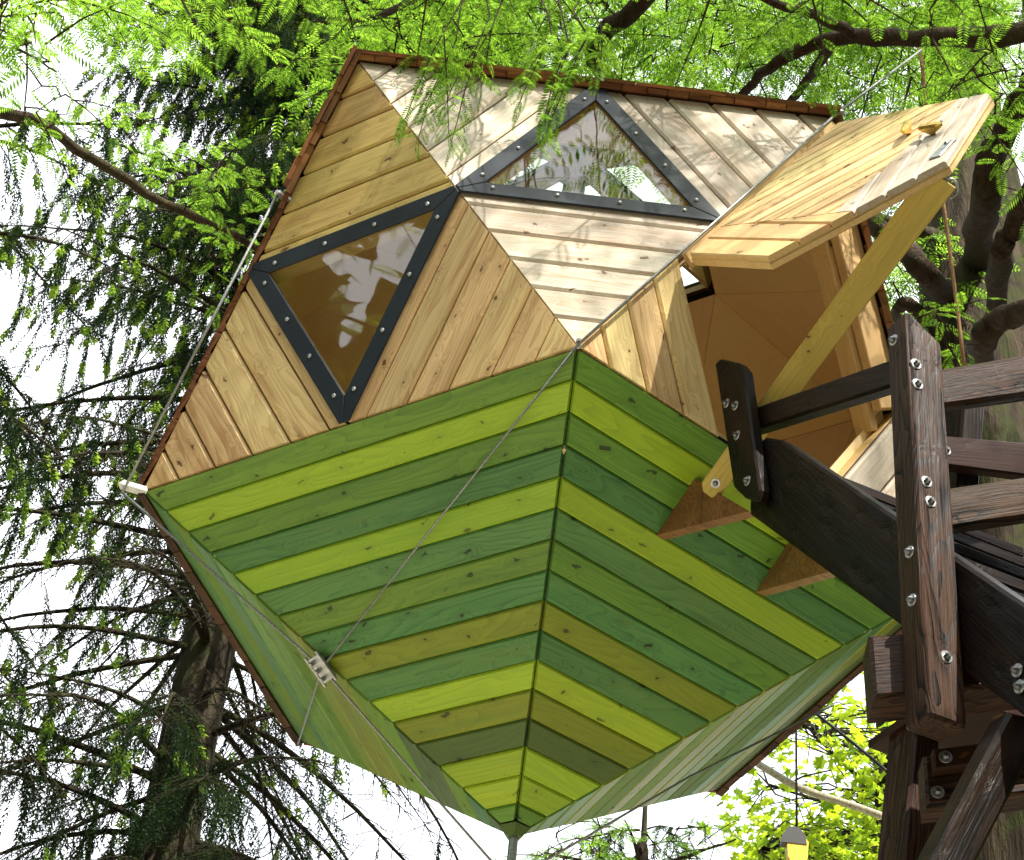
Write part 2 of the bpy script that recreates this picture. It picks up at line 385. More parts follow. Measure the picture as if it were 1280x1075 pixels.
def plank_field(name, tri, direction, width, mats, gap=.005, groove=.0042, cham=.010, thick=.024, first=0.0, edge_in=None, memb=None, lift=0.0, parent=pod, pick=None, cuts=None):
    """A panel of boards: tri = convex outline (3D, coplanar), boards run along direction, row 0 lies at tri[0]."""
    n = fn(*tri[:3]) if parent is pod else direction[1]
    d = direction if parent is pod else direction[0]
    mw = frame(tri[0], d, n)
    poly = ccw(to2(mw, tri))
    if (sum(poly, Vector((0, 0)))/len(poly)).y < 0:
        mw = frame(tri[0], -d, n); poly = ccw(to2(mw, tri))
    ins = inset(poly, gap if edge_in is None else edge_in)
    bme = prism(name, poly, -.034, -thick-.001, memb or (M_TONGUE if name == 'wall_panel' else M_MEMB))
    panel = link(name, bme, parent, mw)
    ymax = max(p.y for p in poly); ymin = min(p.y for p in poly)
    y = ymin+first-(width if first > 0 else 0); k = 0
    while y < ymax-.004:
        y0, y1 = y+groove, y+width-groove
        full = clip(clip(ins, Vector((0, -1)), -y0), Vector((0, 1)), y1)
        top = clip(clip(ins, Vector((0, -1)), -(y0+cham)), Vector((0, 1)), y1-cham)
        if len(full) >= 3 and len(top) >= 3:
            x0 = min(p.x for p in full); z = lift+random.uniform(-.0012, .0012)
            o2 = Vector((x0, y0))
            pts = [(p.x-x0, p.y-y0, -thick) for p in full]+[(p.x-x0, p.y-y0, z-min(cham*.95, thick*.8)) for p in full]+[(p.x-x0, p.y-y0, z) for p in top]
            mt = pick(k) if pick else mats
            b = hull('plank', pts, mt)
            link('plank', b, panel, mw @ Matrix.Translation((x0, y0, 0)))
        y += width; k += 1
    return panel

mid = lambda a, b, t=.5: V[a]+(V[b]-V[a])*t
a_, b_, c_ = mid('L', 'U1'), mid('M', 'U1'), mid('L', 'M')
d_, e_ = mid('U1', 'U2'), mid('U2', 'M')
H5 = .866*A/2
WB = H5/5.45
# belt face with the left window
plank_field('wall_panel', [a_, b_, V['U1']], b_-a_, WB, M_PINE_Y, first=WB*.45)
plank_field('wall_panel', [a_, c_, V['L']], c_-a_, WB, M_PINE, first=WB*.45)
plank_field('wall_panel', [b_, c_, V['M']], c_-b_, WB, M_PINE, first=WB*.45)
# belt face with the top window
plank_field('wall_panel', [d_, b_, V['U1']], b_-d_, WB, M_GREYP, first=WB*.62)
plank_field('wall_panel', [d_, e_, V['U2']], e_-d_, WB, M_GREYP, first=WB*.62)
plank_field('wall_panel', [b_, e_, V['M']], e_-b_, WB, M_GREYP, first=WB*.45)
# belt face with the door: corners that stay closed
TM, TR = .355, .63
dA, dC = mid('M', 'U2', TM), mid('M', 'R', TM)
dD, dE = mid('M', 'R', TR), mid('U2', 'R', TR)
plank_field('wall_panel', [dA, dC, V['M']], dC-dA, WB, M_PINE)
plank_field('wall_panel', [dD, dE, V['R']], dE-dD, WB, M_GREYP)
# green underside
SEQ = ['mid', 'lime', 'mid', 'dark', 'lime', 'dark', 'mid', 'dark', 'olive', 'dark', 'lime', 'olive', 'deep', 'lime', 'lime', 'mid', 'mid']
WG = .866*A/16.25
for i, (p, q) in enumerate((('L', 'M'), ('M', 'R'), ('R', 'RR'), ('RR', 'LL'), ('LL', 'L'))):
    ctr = (V[p]+V[q]+V['B'])/3
    cap = .035
    tri = [V[p], V[q], V['B']+(V[q]-V['B'])*cap, V['B']+(V[p]-V['B'])*cap]
    if i < 2: pk = lambda k: GREENS[SEQ[min(k, 16)]]
    else: pk = lambda k: GREENS[random.choice(['pale', 'mid', 'pale', 'olive', 'dark', 'deep'])]
    mw = frame(V[p], V[q]-V[p], fn(V[p], V[q], V['B']))
    plank_field('hull_panel', tri, V[q]-V[p], WG, None, pick=pk, gap=.011, groove=.0016 if i < 2 else .0055, cham=.008)
# hub where the five skylights meet
link('roof_hub', hull('roof_hub', [(r*math.cos(t), r*math.sin(t), z) for t in np.arange(10)*math.pi/5 for r, z in ((.16, -.10), (.16, -.07), (.05, .03))], GREENS['pale']), pod, Matrix.Translation(V['T']))
# bottom cap and steel stub
capr = []
for p in ('M', 'R', 'RR', 'LL', 'L'): capr.append(V['B']+(V[p]-V['B'])*.037)
link('bottom_cap', hull('bottom_cap', [tuple(p-V['B']) for p in capr]+[tuple((p-V['B'])*.55+Vector((0, 0, -.02))) for p in capr], GREENS['deep']), pod, Matrix.Translation(V['B']))
link('steel_stub', hull('steel_stub', [(.02*math.cos(t), .02*math.sin(t), z) for t in np.arange(8)*math.pi/4 for z in (-.22, .06)], M_STEEL), pod, Matrix.Translation(V['B']))

# interior lining of plywood sheets
def lining(pts):
    q = [inn(p) for p in pts]; n = fn(*pts[:3]); mw = frame(q[0], q[1]-q[0], n)
    link('lining_sheet', prism('lining_sheet', inset(ccw(to2(mw, q)), .0012), 0, .009, M_PLY), pod, mw)
def window(face, tip=None, top=False):
    """Triangular window on the midpoint triangle of a face (or on its first corner: a skylight)."""
    P3 = [V[k] for k in face]; n = fn(*P3)
    q = [(P3[0]+P3[1])/2, (P3[1]+P3[2])/2, (P3[2]+P3[0])/2]
    if top: q = [P3[0], q[0], q[2]]
    mw = frame(q[0], q[1]-q[0], n); tri = ccw(to2(mw, q)); facep = ccw(to2(mw, P3))
    # reveal: wooden box between skin and lining
    qi = [mw.inverted() @ inn(p) for p in q]
    qi2 = ccw([Vector(p.xy) for p in qi]); zi = qi[0].z
    o = inset(tri, .045)
    vs = [(p.x, p.y, -.006) for p in o]+[(p.x, p.y, zi) for p in inset(tri, .03)]
    fs = [(i, (i+1) % 3, 3+(i+1) % 3, 3+i) for i in range(3)]
    win = link('window', mesh('window', vs, fs, M_JAMB), pod, mw)
    link('pane', prism('pane', inset(tri, .035), .000, .008, M_GLASS), win, mw)
    out = inset(tri, -.022) if False else None
    ctr = sum(tri, Vector((0, 0)))/3
    big = [ctr+(p-ctr)*(1+.024/(tri[0]-ctr).length*2) for p in tri]
    sml = inset(tri, .062)
    # match the order of the inner corners to the outer ones
    sml = [min(sml, key=lambda s: (s-p).length) for p in tri]
    allow = facep
    for i in range(3):
        a, b = big[i], big[(i+1) % 3]; ai, bi = sml[i], sml[(i+1) % 3]
        bar = [a, b, bi, ai]
        for j in range(3):
            if tip is not None and j == tip: continue
            ea, eb = facep[j], facep[(j+1) % 3]; nn = Vector(((eb-ea).y, -(eb-ea).x)).normalized()
            bar = clip(bar, nn, ea.dot(nn)+.004)
        bar = inset(bar, .0006)
        fr = link('frame_bar', prism('frame_bar', bar, .0085, .021, M_FRAME, .003), win, mw)
        for s in (.1, .37, .63, .9):
            c = (a+(b-a)*s)*.45+(ai+(bi-ai)*s)*.55
            bo = link('bolt', BOLT, win, mw @ Matrix.Translation((c.x, c.y, .021)))
    return win
def bolt_mesh(name, r, h, mat, washer=0):
    pts = []; n = 8
    for rr, z in ((r, 0), (r, h*.45), (r*.6, h)):
        pts += [(rr*math.cos(t), rr*math.sin(t), z) for t in np.arange(n)*2*math.pi/n]
    bm = hull(name, pts, mat)
    if washer:
        b = bmesh.new(); b.from_mesh(bm); nf = len(b.faces)
        bmesh.ops.create_cone(b, cap_ends=True, segments=18, radius1=washer, radius2=washer*.92, depth=.005)
        b.faces.ensure_lookup_table()
        for fc in b.faces[nf:]: fc.material_index = 1
        b.to_mesh(bm); b.free(); bm.materials.append(M_STEEL)
    return bm
BOLT = bolt_mesh('bolt', .010, .009, M_STEEL)
# facep edges of window: order L-M, M-U1, U1-L ; the lower tip of the left window laps over the green edge
window(('L', 'M', 'U1'), tip=None)
window(('U1', 'U2', 'M'), tip=None)
LIGHTWIN = [('LL', 'RR', 'U4'), ('RR', 'U3', 'U4'), ('LL', 'U4', 'U5'), ('R', 'RR', 'U3'), ('LL', 'L', 'U5')]  # unseen back windows added to let more light into the interior
for f in LIGHTWIN: window(f)
TOPS = [('T', 'U1', 'U2'), ('T', 'U2', 'U3'), ('T', 'U3', 'U4'), ('T', 'U5', 'U4'), ('T', 'U5', 'U1')]
for f in TOPS: window(f, top=True)
FACES = [('L', 'M', 'U1'), ('U1', 'U2', 'M'), ('R', 'U2', 'U3'), ('R', 'RR', 'U3'), ('RR', 'U3', 'U4'), ('LL', 'RR', 'U4'),
         ('LL', 'U4', 'U5'), ('LL', 'L', 'U5'), ('L', 'U5', 'U1')] + \
        [('T', 'U1', 'U2'), ('T', 'U2', 'U3'), ('T', 'U3', 'U4'), ('T', 'U5', 'U4'), ('T', 'U5', 'U1')]
for f in FACES:
    p = [V[k] for k in f]; mm = [(p[0]+p[1])/2, (p[1]+p[2])/2, (p[2]+p[0])/2]
    if f not in TOPS: lining([p[0], mm[0], mm[2]])
    lining([p[1], mm[1], mm[0]]); lining([p[2], mm[2], mm[1]])
    if f not in [('L', 'M', 'U1'), ('U1', 'U2', 'M')]+LIGHTWIN: lining(mm)
lining([dA, dC, V['M']]); lining([dD, dE, V['R']])
for p, q in (('L', 'M'), ('M', 'R'), ('R', 'RR'), ('RR', 'LL'), ('LL', 'L')):
    lining([V[p], V[q], V['B']])
# floor inside
fl = [inn(V[k])+Vector((0, 0, -.25)) for k in ('M', 'R', 'RR', 'LL', 'L')]
flc = sum(fl, Vector())/5; fl = [flc+(p-flc)*.86 for p in fl]
mwf = frame(fl[0], fl[1]-fl[0], Vector((0, 0, 1)))
link('floor_board', prism('floor_board', ccw(to2(mwf, fl)), -.03, 0, M_PLY), pod, mwf)
# door jambs: timbers round the opening
nD = fn(V['M'], V['R'], V['U2'])
def jamb(p, q, w_=.075, dep=.12, mat=M_JAMB, inward=None, z0=None):
    d = (q-p).normalized(); mw = frame(p, d, nD); L_ = (q-p).length
    iv = (mw.inverted() @ inward).y
    s = 1 if iv > 0 else -1
    poly = ccw([Vector((0, 0)), Vector((L_, 0)), Vector((L_, s*w_)), Vector((0, s*w_))])
    link('door_jamb', prism('door_jamb', poly, -dep, -.036 if z0 is None else z0, mat, .004), pod, mw)
dctr = (dA+dC+dD+dE+V['U2'])/5
mctr = (dA+dC+V['M'])/3
jamb(dA, dC, .05, .13, M_JAMB, mctr)
jamb(dD, dE, .05, .14, M_JAMB, V['R'])
jamb(dC, dD, .05, .15, M_JAMB, dctr)
off = (dctr-(V['U2']+dE)/2).normalized()
jamb(V['U2']+(dE-V['U2'])*.06, dE, .16, .06, M_JAMB, dctr, -.012)
jamb(V['U2']+(dE-V['U2'])*.06+off*.165-nD*.03, dE+off*.165-nD*.03, .05, .13, M_JAMB, dctr)
jamb(dA, V['U2']+(dA-V['U2'])*.06, .05, .13, M_JAMB, dctr)

# ------------------------------------------------------------------ roof and back cladding of cedar shingles
back = [('T', 'U1', 'U2'), ('T', 'U2', 'U3'), ('T', 'U3', 'U4'), ('T', 'U5', 'U4'), ('T', 'U5', 'U1'), ('L', 'U5', 'U1'), ('LL', 'L', 'U5'),
        ('LL', 'U4', 'U5'), ('LL', 'RR', 'U4'), ('RR', 'U3', 'U4'), ('R', 'RR', 'U3'), ('R', 'U2', 'U3')]
rv, rf = [], []
dv, df = [], []
for f in back:
    p = [V[k] for k in f]; n = fn(*p); wf = f in LIGHTWIN
    low = sorted(p, key=lambda q: q.z)
    xdir = (low[1]-low[0]) if abs(low[1].z-low[0].z) < .1 else (low[2]-low[1])
    mw = frame(low[0], xdir, n)
    if (mw.inverted() @ low[2]).y < 0 and abs(low[1].z-low[0].z) < .1: mw = frame(low[0], -xdir, n)
    if abs(low[1].z-low[0].z) >= .1 and (mw.inverted() @ low[2]).y < 0: mw = frame(low[0], -xdir, n)
    poly = ccw(to2(mw, p))
    win = ccw(to2(mw, [(p[0]+p[1])/2, (p[1]+p[2])/2, (p[2]+p[0])/2]))
    y0, y1 = min(q.y for q in poly), max(q.y for q in poly)
    for r in range(int((y1-y0)/.13)+1):
        ya = y0+r*.13; strip = clip(clip(poly, Vector((0, -1)), -ya), Vector((0, 1)), min(ya+.2, y1))
        if len(strip) < 3: continue
        xa, xb = min(q.x for q in strip), max(q.x for q in strip); x = xa-random.uniform(0, .1)
        while x < xb:
            ww = random.uniform(.08, .16)
            cell = clip(clip(strip, Vector((-1, 0)), -(x+.003)), Vector((1, 0)), x+ww-.003)
            x += ww
            if len(cell) < 3: continue
            cc = sum(cell, Vector((0, 0)))/len(cell)
            if f in TOPS and (cc-to2(mw, [V['T']])[0]).length > 0 and cc.y > y0+(y1-y0)*.5: continue
            if wf and all(((win[(i+1) % 3]-win[i]).cross(cc-win[i])) > -.03 for i in range(3)): continue
            h = lambda q: .006+.022*(1-(q.y-ya)/.2)
            b0 = len(rv)
            for q in cell: rv.append(mw @ Vector((q.x, q.y, h(q))))
            for q in cell: rv.append(mw @ Vector((q.x, q.y, h(q)-.014)))
            k = len(cell)
            rf.append(tuple(range(b0, b0+k))); rf.append(tuple(range(b0+2*k-1, b0+k-1, -1)))
            for i in range(k): rf.append((b0+i, b0+k+i, b0+k+(i+1) % k, b0+(i+1) % k))
    cells = [[p[0], (p[0]+p[1])/2, (p[2]+p[0])/2], [p[1], (p[1]+p[2])/2, (p[0]+p[1])/2], [p[2], (p[2]+p[0])/2, (p[1]+p[2])/2]]
    if f in TOPS: cells = cells[1:]
    if not wf: cells.append([(p[0]+p[1])/2, (p[1]+p[2])/2, (p[2]+p[0])/2])
    for c3 in cells:
        b0 = len(dv); dv += [q-n*.012 for q in c3]; df.append((b0, b0+1, b0+2))
roof = link('roof', mesh('roof', dv, df, M_MEMB), pod)
tag(link('shingle_field', mesh('shingle_field', rv, rf, M_SHING), roof), kind='stuff')
def shingle_edge(p, q, n, outward, over, t, lift, wmin=.09, wmax=.17, s0=0, s1=1, deep=.10, jit=.012, mat=None):
    """single shingles whose butts stick out over the edge p-q"""
    L_ = (q-p).length; x = s0*L_; d = (q-p)/L_
    mw = frame(p, d, n); s = 1 if (mw.inverted() @ (p+outward)).y > 0 else -1
    while x < s1*L_-.02:
        ww = min(random.uniform(wmin, wmax), s1*L_-x)
        ov = over+random.uniform(-jit, jit)
        poly = ccw([Vector((.002, -s*deep)), Vector((ww-.002, -s*deep)), Vector((ww-.002, s*ov)), Vector((.002, s*(ov+random.uniform(-.004, .004))))])
        tt = t*random.uniform(.85, 1.15)
        link('shingle', prism('shingle', poly, 0, tt, mat or M_SHING), roof, mw @ Matrix.Translation((x, 0, lift)) @ Matrix.Rotation(random.uniform(-.02, .02), 4, 'X'))
        x += ww
nT = fn(V['T'], V['U1'], V['U2']); oT = ((V['U1']+V['U2'])/2-V['T']).normalized()
shingle_edge(V['U1'], V['U2'], nT, oT, .030, .026, .006, s0=-.01, s1=1.0)
shingle_edge(V['U1'], V['U2'], nT, oT, .052, .016, .033, s0=-.02, s1=1.01, wmin=.12, wmax=.24)
nL5 = fn(V['L'], V['U1'], V['U5']); oL5 = ((V['U1']+V['L'])/2-V['U5']).normalized()
shingle_edge(V['U1'], V['L'], nL5, oL5, .035, .026, .004, s0=-.02, s1=.36)
shingle_edge(V['U1'], V['L'], nL5, oL5, .012, .02, .004, s0=.36, s1=.55)
shingle_edge(V['U1'], V['L'], nL5, oL5, .050, .020, .032, s0=-.02, s1=.30)
nR3 = fn(V['R'], V['U2'], V['U3']); oR3 = ((V['U2']+V['R'])/2-V['U3']).normalized()
shingle_edge(V['U2'], V['R'], nR3, oR3, .028, .030, .004, s0=-.02)
nLL = fn(V['LL'], V['L'], V['U5']); oLL = ((V['L']+V['LL'])/2-V['U5']).normalized()
shingle_edge(V['L'], V['LL'], nLL, oLL, .028, .035, -.01, mat=M_TRIM, jit=.004)
nRR = fn(V['R'], V['RR'], V['U3']); oRR = ((V['R']+V['RR'])/2-V['U3']).normalized()
shingle_edge(V['R'], V['RR'], nRR, oRR, .028, .035, -.01, mat=M_TRIM, jit=.004)

# ------------------------------------------------------------------ hatch, swung up about the M-U2 edge
ax = (V['U2']-V['M']).normalized()
nH = Matrix.Rotation(R_(-82), 3, ax) @ nD
if nH.z < 0 and False: nH = -nH
hp = V['M']+nD*.02
hx = [cast(px, py, hp, nH) for px, py in ((861, 317), (958, 321), (1183, 200), (1237, 116), (1047, 153))]
mwh = frame(hx[0], hx[4]-hx[0], nH)
hpoly = to2(mwh, hx)
if hpoly[2].y < 0: mwh = frame(hx[0], hx[0]-hx[4], nH); hpoly = to2(mwh, hx)
hatch = link('hatch', prism('hatch', ccw(hpoly), -.058, -.023, M_JAMB, .004), pod, mwh)
def hatch_field(poly3, d, w0, first=0):
    plank_field('hatch_cladding', poly3, (d, nH), w0, M_PINE if random.random() < .5 else M_JAMB, gap=.002, parent=hatch, first=first)
hA, hC, hDD, hE, hU = hx
s1 = cast(917, 281, hp, nH); s2 = cast(1043, 266, hp, nH); s3 = cast(1138, 179, hp, nH)
# strip beside the M corner, main field, strip beside the R corner
def hcut(poly, a, b, keep):
    n = (b-a).cross(nH).normalized()
    if (keep-a).dot(n) > 0: n = -n
    return clip(poly, n, a.dot(n))
full = [hA, hC, hDD, hE, hU]
def infl(poly): return poly
f1 = hcut(full, s1, s2, hA); f1 = f1
f2 = hcut(hcut(full, s1, s2, hU), s2, s3, hU)
f3 = hcut(hcut(full, s1, s2, hU), s2, s3, hE)
def order_from(poly, p):     # rotate so that the corner nearest p comes first
    i = min(range(len(poly)), key=lambda k: (poly[k]-p).length); return poly[i:]+poly[:i]
WH = WB*.62
plank_field('hatch_cladding', order_from(f1, hA), (hC-hA, nH), WH*1.2, M_JAMB, gap=.002, parent=hatch, memb=M_JAMB, cham=.006)
plank_field('hatch_cladding', order_from(f2, hU), (hDD-hC, nH), WH, M_PINE, gap=.002, parent=hatch, memb=M_JAMB, cham=.009)
plank_field('hatch_cladding', order_from(f3, hDD), (hE-hDD, nH), WH, M_GREYP, gap=.002, parent=hatch, memb=M_JAMB, cham=.006)
# hinge board along the pod edge
mwb = frame(dA, V['U2']-dA, nD)
hb = ccw([Vector((.01, .0)), Vector(((V['U2']-dA).length-.05, 0)), Vector(((V['U2']-dA).length-.05, .075)), Vector((.01, .075))])
if (mwb.inverted() @ V['R']).y < 0: hb = ccw([Vector((p.x, -p.y)) for p in hb])
link('hinge_board', prism('hinge_board', hb, .002, .024, M_JAMB, .003), pod, mwb)
# knobs, latch
for px, py, rz in ((1137, 168, .3), (1167, 168, 1.2)):
    p = cast(px, py, hp, nH); mw = frame(p, Matrix.Rotation(rz, 3, nH) @ ax, nH)
    link('door_handle', hull('door_handle', [(x, .016*r*math.cos(t), .035+.016*r*math.sin(t)) for x, r in ((-.07, .4), (-.05, 1), (.05, 1), (.07, .5)) for t in np.arange(8)*math.pi/4]+[(0, .01, 0), (0, -.01, 0)], M_BRASS), hatch, mw)
pl = [cast(px, py, hp-nH*.0, nH) for px, py in ((1176, 196), (1195, 175))]
mw = frame(pl[0], pl[1]-pl[0], nH); LL_ = (pl[1]-pl[0]).length
link('latch_plate', prism('latch_plate', [Vector((0, 0)), Vector((LL_, 0)), Vector((LL_, .05)), Vector((0, .05))], .002, .008, M_STEEL, .002), hatch, mw)
link('bolt', BOLT, hatch, mw @ Matrix.Translation((LL_*.8, .025, .008)))

# ------------------------------------------------------------------ corner hardware on the pod
def bracket(p, outw, up, mat, s=1.0):
    mw = frame(p, outw, up)
    pts = [(x*s, y*s, z*s) for x in (-.02, .09) for y in (-.022, .022) for z in (-.012, .012)]+[(.11*s, 0, 0)]
    link('corner_bracket', hull('corner_bracket', pts, mat), pod, mw)
bracket(V['L'], (V['L']-PC).normalized(), Vector((0, 0, 1)), M_WHITE, 1.0)
aL = V['U1']+(V['L']-V['U1'])*.335
bracket(aL, (aL-PC).normalized(), Vector((0, 0, 1)), M_STEEL, .7)
bracket(V['M'], (V['M']-PC).normalized(), Vector((0, 0, 1)), M_STEEL, .45)
bracket(V['U2'], (V['U2']-PC).normalized(), Vector((0, 0, 1)), M_STEEL, .6)

# ------------------------------------------------------------------ cables
nG1 = fn(V['L'], V['M'], V['B']); nG2 = fn(V['M'], V['R'], V['B']); nGL = fn(V['LL'], V['L'], V['B'])
eLB = (V['L']-PC).normalized()
Lout = V['L']+eLB*.09
def cable(pts, r, label, name='steel_cable', mat=M_CABLE, cat='cable', group=None):
    o = tube_obj(name, pts, r, mat); return tag(o, label, cat, group)
cable([aL+(aL-PC).normalized()*.06, Lout], .0065, 'straight steel rod from the roof edge bracket to the white corner bracket')
tipB = V['B']+Vector((0, 0, -.2))
clampP = V['L']+(V['B']-V['L'])*.505+(nG1+nGL).normalized()*.035
cable([Lout, clampP, tipB], .006, 'long steel cable running down the left hull edge to the bottom stub')
Mo = V['M']+(V['M']-PC).normalized()*.03
cable([Mo, (Mo+clampP)/2+nG1*.02, clampP], .0048, 'thin steel cable slanting across the striped green hull')
LLo = V['LL']+(V['LL']-PC).normalized()*.03
cable([clampP, LLo], .005, 'short steel cable from the hull clamp to the back corner')
nM2 = (nD+fn(V['U1'], V['U2'], V['M'])).normalized()
far = at(1152, 62, 10.2)
cable([Mo, Mo+(V['U2']-V['M'])*.5+nM2*.012, V['U2']+nM2*.03], .006, 'steel cable lying along the pod edge up to the hatch hinge')
cable([V['U2']+nM2*.03, far], .006, 'steel cable from the roof corner up to the big redwood limb')
RRo = V['RR']+(V['RR']-PC).normalized()*.03
clampR = V['R']+(V['B']-V['R'])*.5+(nG2+fn(V['R'], V['RR'], V['B'])).normalized()*.05
Ro = V['R']+(V['R']-PC).normalized()*.05
p_mid = (V['R']+V['RR'])/2+(((V['R']+V['RR'])/2)-PC).normalized()*.06
cable([tipB, V['B']+(p_mid-V['B'])*.5+fn(V['R'], V['RR'], V['B'])*.05, p_mid], .0055, 'steel cable under the right hull face rising from the bottom stub')
def clamp(p, x, n, label):
    mw = frame(p, x, n)
    o = link('cable_clamp', hull('cable_clamp', [(sx*.06, sy*.028, z) for sx in (-1, 1) for sy in (-1, 1) for z in (-.02, .012)], M_STEEL), None, mw)
    for sx in (-.04, 0, .04):
        link('clamp_bolt', bolt_mesh('clamp_bolt', .011, .03, M_STEEL), o, mw @ Matrix.Translation((sx, .01, .012)))
    for sy in (-.032, .036):
        link('clamp_bar', hull('clamp_bar', [(sx*.075, sy+.008*math.cos(t), .006+.008*math.sin(t)) for sx in (-1, 1) for t in np.arange(6)*math.pi/3], M_STEEL), o, mw)
    tag(o, label, 'clamp')
clamp(clampP, V['L']-V['B']+(V['M']-V['L'])*.25, nG1, 'bolted steel cable clamp on the left edge of the green hull')

# ------------------------------------------------------------------ brackets under the door (part of the pod)
def corbel(tip, top, outer, dep, th):
    t = cast(*tip, V['M'], nG2); u = cast(*top, V['M'], nG2)
    o = CAM+ray(*outer)*((cast(*outer, V['M'], nG2)-CAM).length-dep)
    pn = (u-t).cross(o-t).normalized()
    pts = [x+pn*s for x in (t, u, o) for s in (-th/2, th/2)]+[x-nG2*.05+pn*s for x in (t, u) for s in (-th/2, th/2)]
    link('door_corbel', hull('door_corbel', [tuple(p-t) for p in pts], M_BROWN), pod, Matrix.Translation(t))
corbel((826, 672), (873, 603), (942, 642), .6, .045)
corbel((950, 743), (992, 680), (1062, 712), .6, .045)

# ------------------------------------------------------------------ staircase
SA = R_(22)
hS = Vector((-math.sin(SA), math.cos(SA), 0)); nS = Vector((-math.cos(SA), -math.sin(SA), 0))
g0 = cast(945, 600, V['M'], nG2); p0 = CAM+(g0-CAM)*(1-.72/(g0-CAM).length)
stair = empty('staircase', Vector((p0.x, p0.y, 0)), 'steep dark stained timber staircase rising to the pod door', 'staircase')
def slab(name, pxs, off, th, mat, parent, c=.008, nrm=None, pt=None, split=True, xdir=None):
    n = nrm or nS; q = (pt or p0)+n*off
    P3 = [cast(x, y, q, n) for x, y in pxs]
    xd = xdir or (max(P3, key=lambda a: (a-P3[0]).length)-P3[0])
    mw = frame(P3[0], xd, n)
    return link(name, prism(name, ccw(to2(mw, P3)), -th, 0, mat, c), parent, mw), mw
slab('stringer', [(945, 556), (956, 546), (975, 549), (1330, 788), (1330, 932), (950, 648), (936, 642), (938, 600)], 0, .075, M_DARKW, stair, .01)
slab('stringer', [(1120, 640), (1330, 775), (1330, 830), (1120, 690)], -.95, .06, M_DARKW, stair, .01)
BOLTW = bolt_mesh('bolt', .0115, .016, plain('nut_steel', (.16, .16, .165), .35, .9, .2), .021)
def bolts(pxs, off, parent, nrm=None, pt=None):
    n = nrm or nS; q = (pt or p0)+n*off
    for x, y in pxs:
        p = cast(x, y, q, n); link('bolt', BOLTW, parent, frame(p, Vector((0, 0, 1)), n))
slab('post', [(893, 455), (900, 448), (922, 453), (929, 462), (950, 612), (947, 625), (930, 622), (916, 608)], .055, .05, M_DARKW, stair, .008)
bolts([(908, 504), (919, 507), (921, 544), (934, 601)], .056, stair)
# handrail between the posts
slab('handrail', [(932, 512), (1125, 444), (1125, 479), (936, 539)], -.01, .06, M_DARKW, stair, .01)
# tall post: a squared timber seen on its corner
fz = -hS
def post_box(mid_top, mid_bot, wl, wr, off, mat, parent, slope=0.0):
    """vertical timber; its nearest edge runs through the two pixels"""
    q = p0+nS*off
    b = cast(*mid_bot, q, nS); t = cast(*mid_top, q, nS)
    zt = t.z-b.z
    d = (t-b); d = Vector((d.x*.0, d.y*.0, d.z))
    pts = []
    c = .010
    foot = [Vector((0, 0)), Vector((wl, 0)), Vector((wl, wr)), Vector((0, wr))]   # x along hS, y along -nS
    ins = inset(foot, c)
    def W(p, z): return hS*p.x-nS*p.y+Vector((0, 0, z))
    chf = []
    for i in range(4):
        a, bb = foot[i], foot[(i+1) % 4]; e = (bb-a).normalized()
        chf += [a+e*c, bb-e*c]
    for p in ins: pts.append(W(p, 0)); pts.append(W(p, zt-slope*(p.y/wr)))
    for p in chf: pts.append(W(p, c)); pts.append(W(p, zt-c-slope*(p.y/wr)))
    mw = frame(b, Vector((0, 0, 1)), nS)
    inv = mw.to_3x3().inverted()
    return link('post', hull('post', [tuple(inv @ p) for p in pts], mat), parent, mw), b
po, pb = post_box((1126, 393), (1161, 893), .115, .135, .135, M_POSTW, stair, .09)
face = pb.copy()
bolts([(1145, 455), (1147, 480), (1158, 602), (1163, 627), (1183, 821)], 0.0, stair, fz, face+fz*.001)
bolts([(1117, 425), (1137, 690), (1140, 750)], 0.136, stair)
# treads between the stringers
dirS = (cast(1270, 750, p0, nS)-cast(975, 549, p0, nS)); tp = cast(975, 560, p0, nS)
for k in range(12):
    c = tp+dirS.normalized()*(.18+.31*k)
    mw = frame(c-nS*.076+Vector((0, 0, -.12)), -nS, Vector((0, 0, 1)))
    link('tread', prism('tread', ccw([Vector((0, -.14)), Vector((.80, -.14)), Vector((.80, .10)), Vector((0, .10))]), -.045, 0, M_DARKW, .005), stair, mw)
bolts([(1271, 838), (1274, 858)], .001, stair)

# ------------------------------------------------------------------ landing platform behind the stair
fB = Vector((-.10, -.995, 0)).normalized()
plat = empty('platform', Vector((pb.x+.5, pb.y+.3, 0)), 'dark timber landing platform with railing beside the mossy trunk', 'platform')
fpt = pb+hS*.125
slab('rail_board', [(1140, 466), (1330, 434), (1330, 487), (1140, 513)], 0, .06, M_POSTW, plat, .014, fz, fpt)
slab('rail_board', [(1150, 614), (1330, 588), (1330, 640), (1150, 666)], 0, .06, M_POSTW, plat, .014, fz, fpt)
fpt2 = fpt+hS*.75
slab('rail_board', [(1150, 541), (1330, 557), (1330, 600), (1150, 577)], 0, .05, M_REDW, plat, .008, fz, fpt2)
bolts([(1176, 552), (1183, 563)], .002, plat, fz, fpt2)
slab('post', [(1204, 505), (1232, 505), (1218, 700), (1190, 700)], -.06, .1, M_DARKW, plat, .008, fz, fpt2)
slab('beam', [(1086, 793), (1330, 775), (1330, 850), (1092, 872)], -.0, .16, M_POSTW, plat, .012, fB, fpt)
slab('beam', [(1154, 944), (1330, 925), (1330, 985), (1158, 1008)], -.25, .12, M_POSTW, plat, .010, fB, fpt)
slab('cleat', [(1166, 936), (1330, 915), (1330, 940), (1168, 962)], -.20, .05, M_REDW, plat, .006, fB, fpt)
bolts([(1182, 946)], -.199, plat, fB, fpt); bolts([(1172, 990)], -.249, plat, fB, fpt)
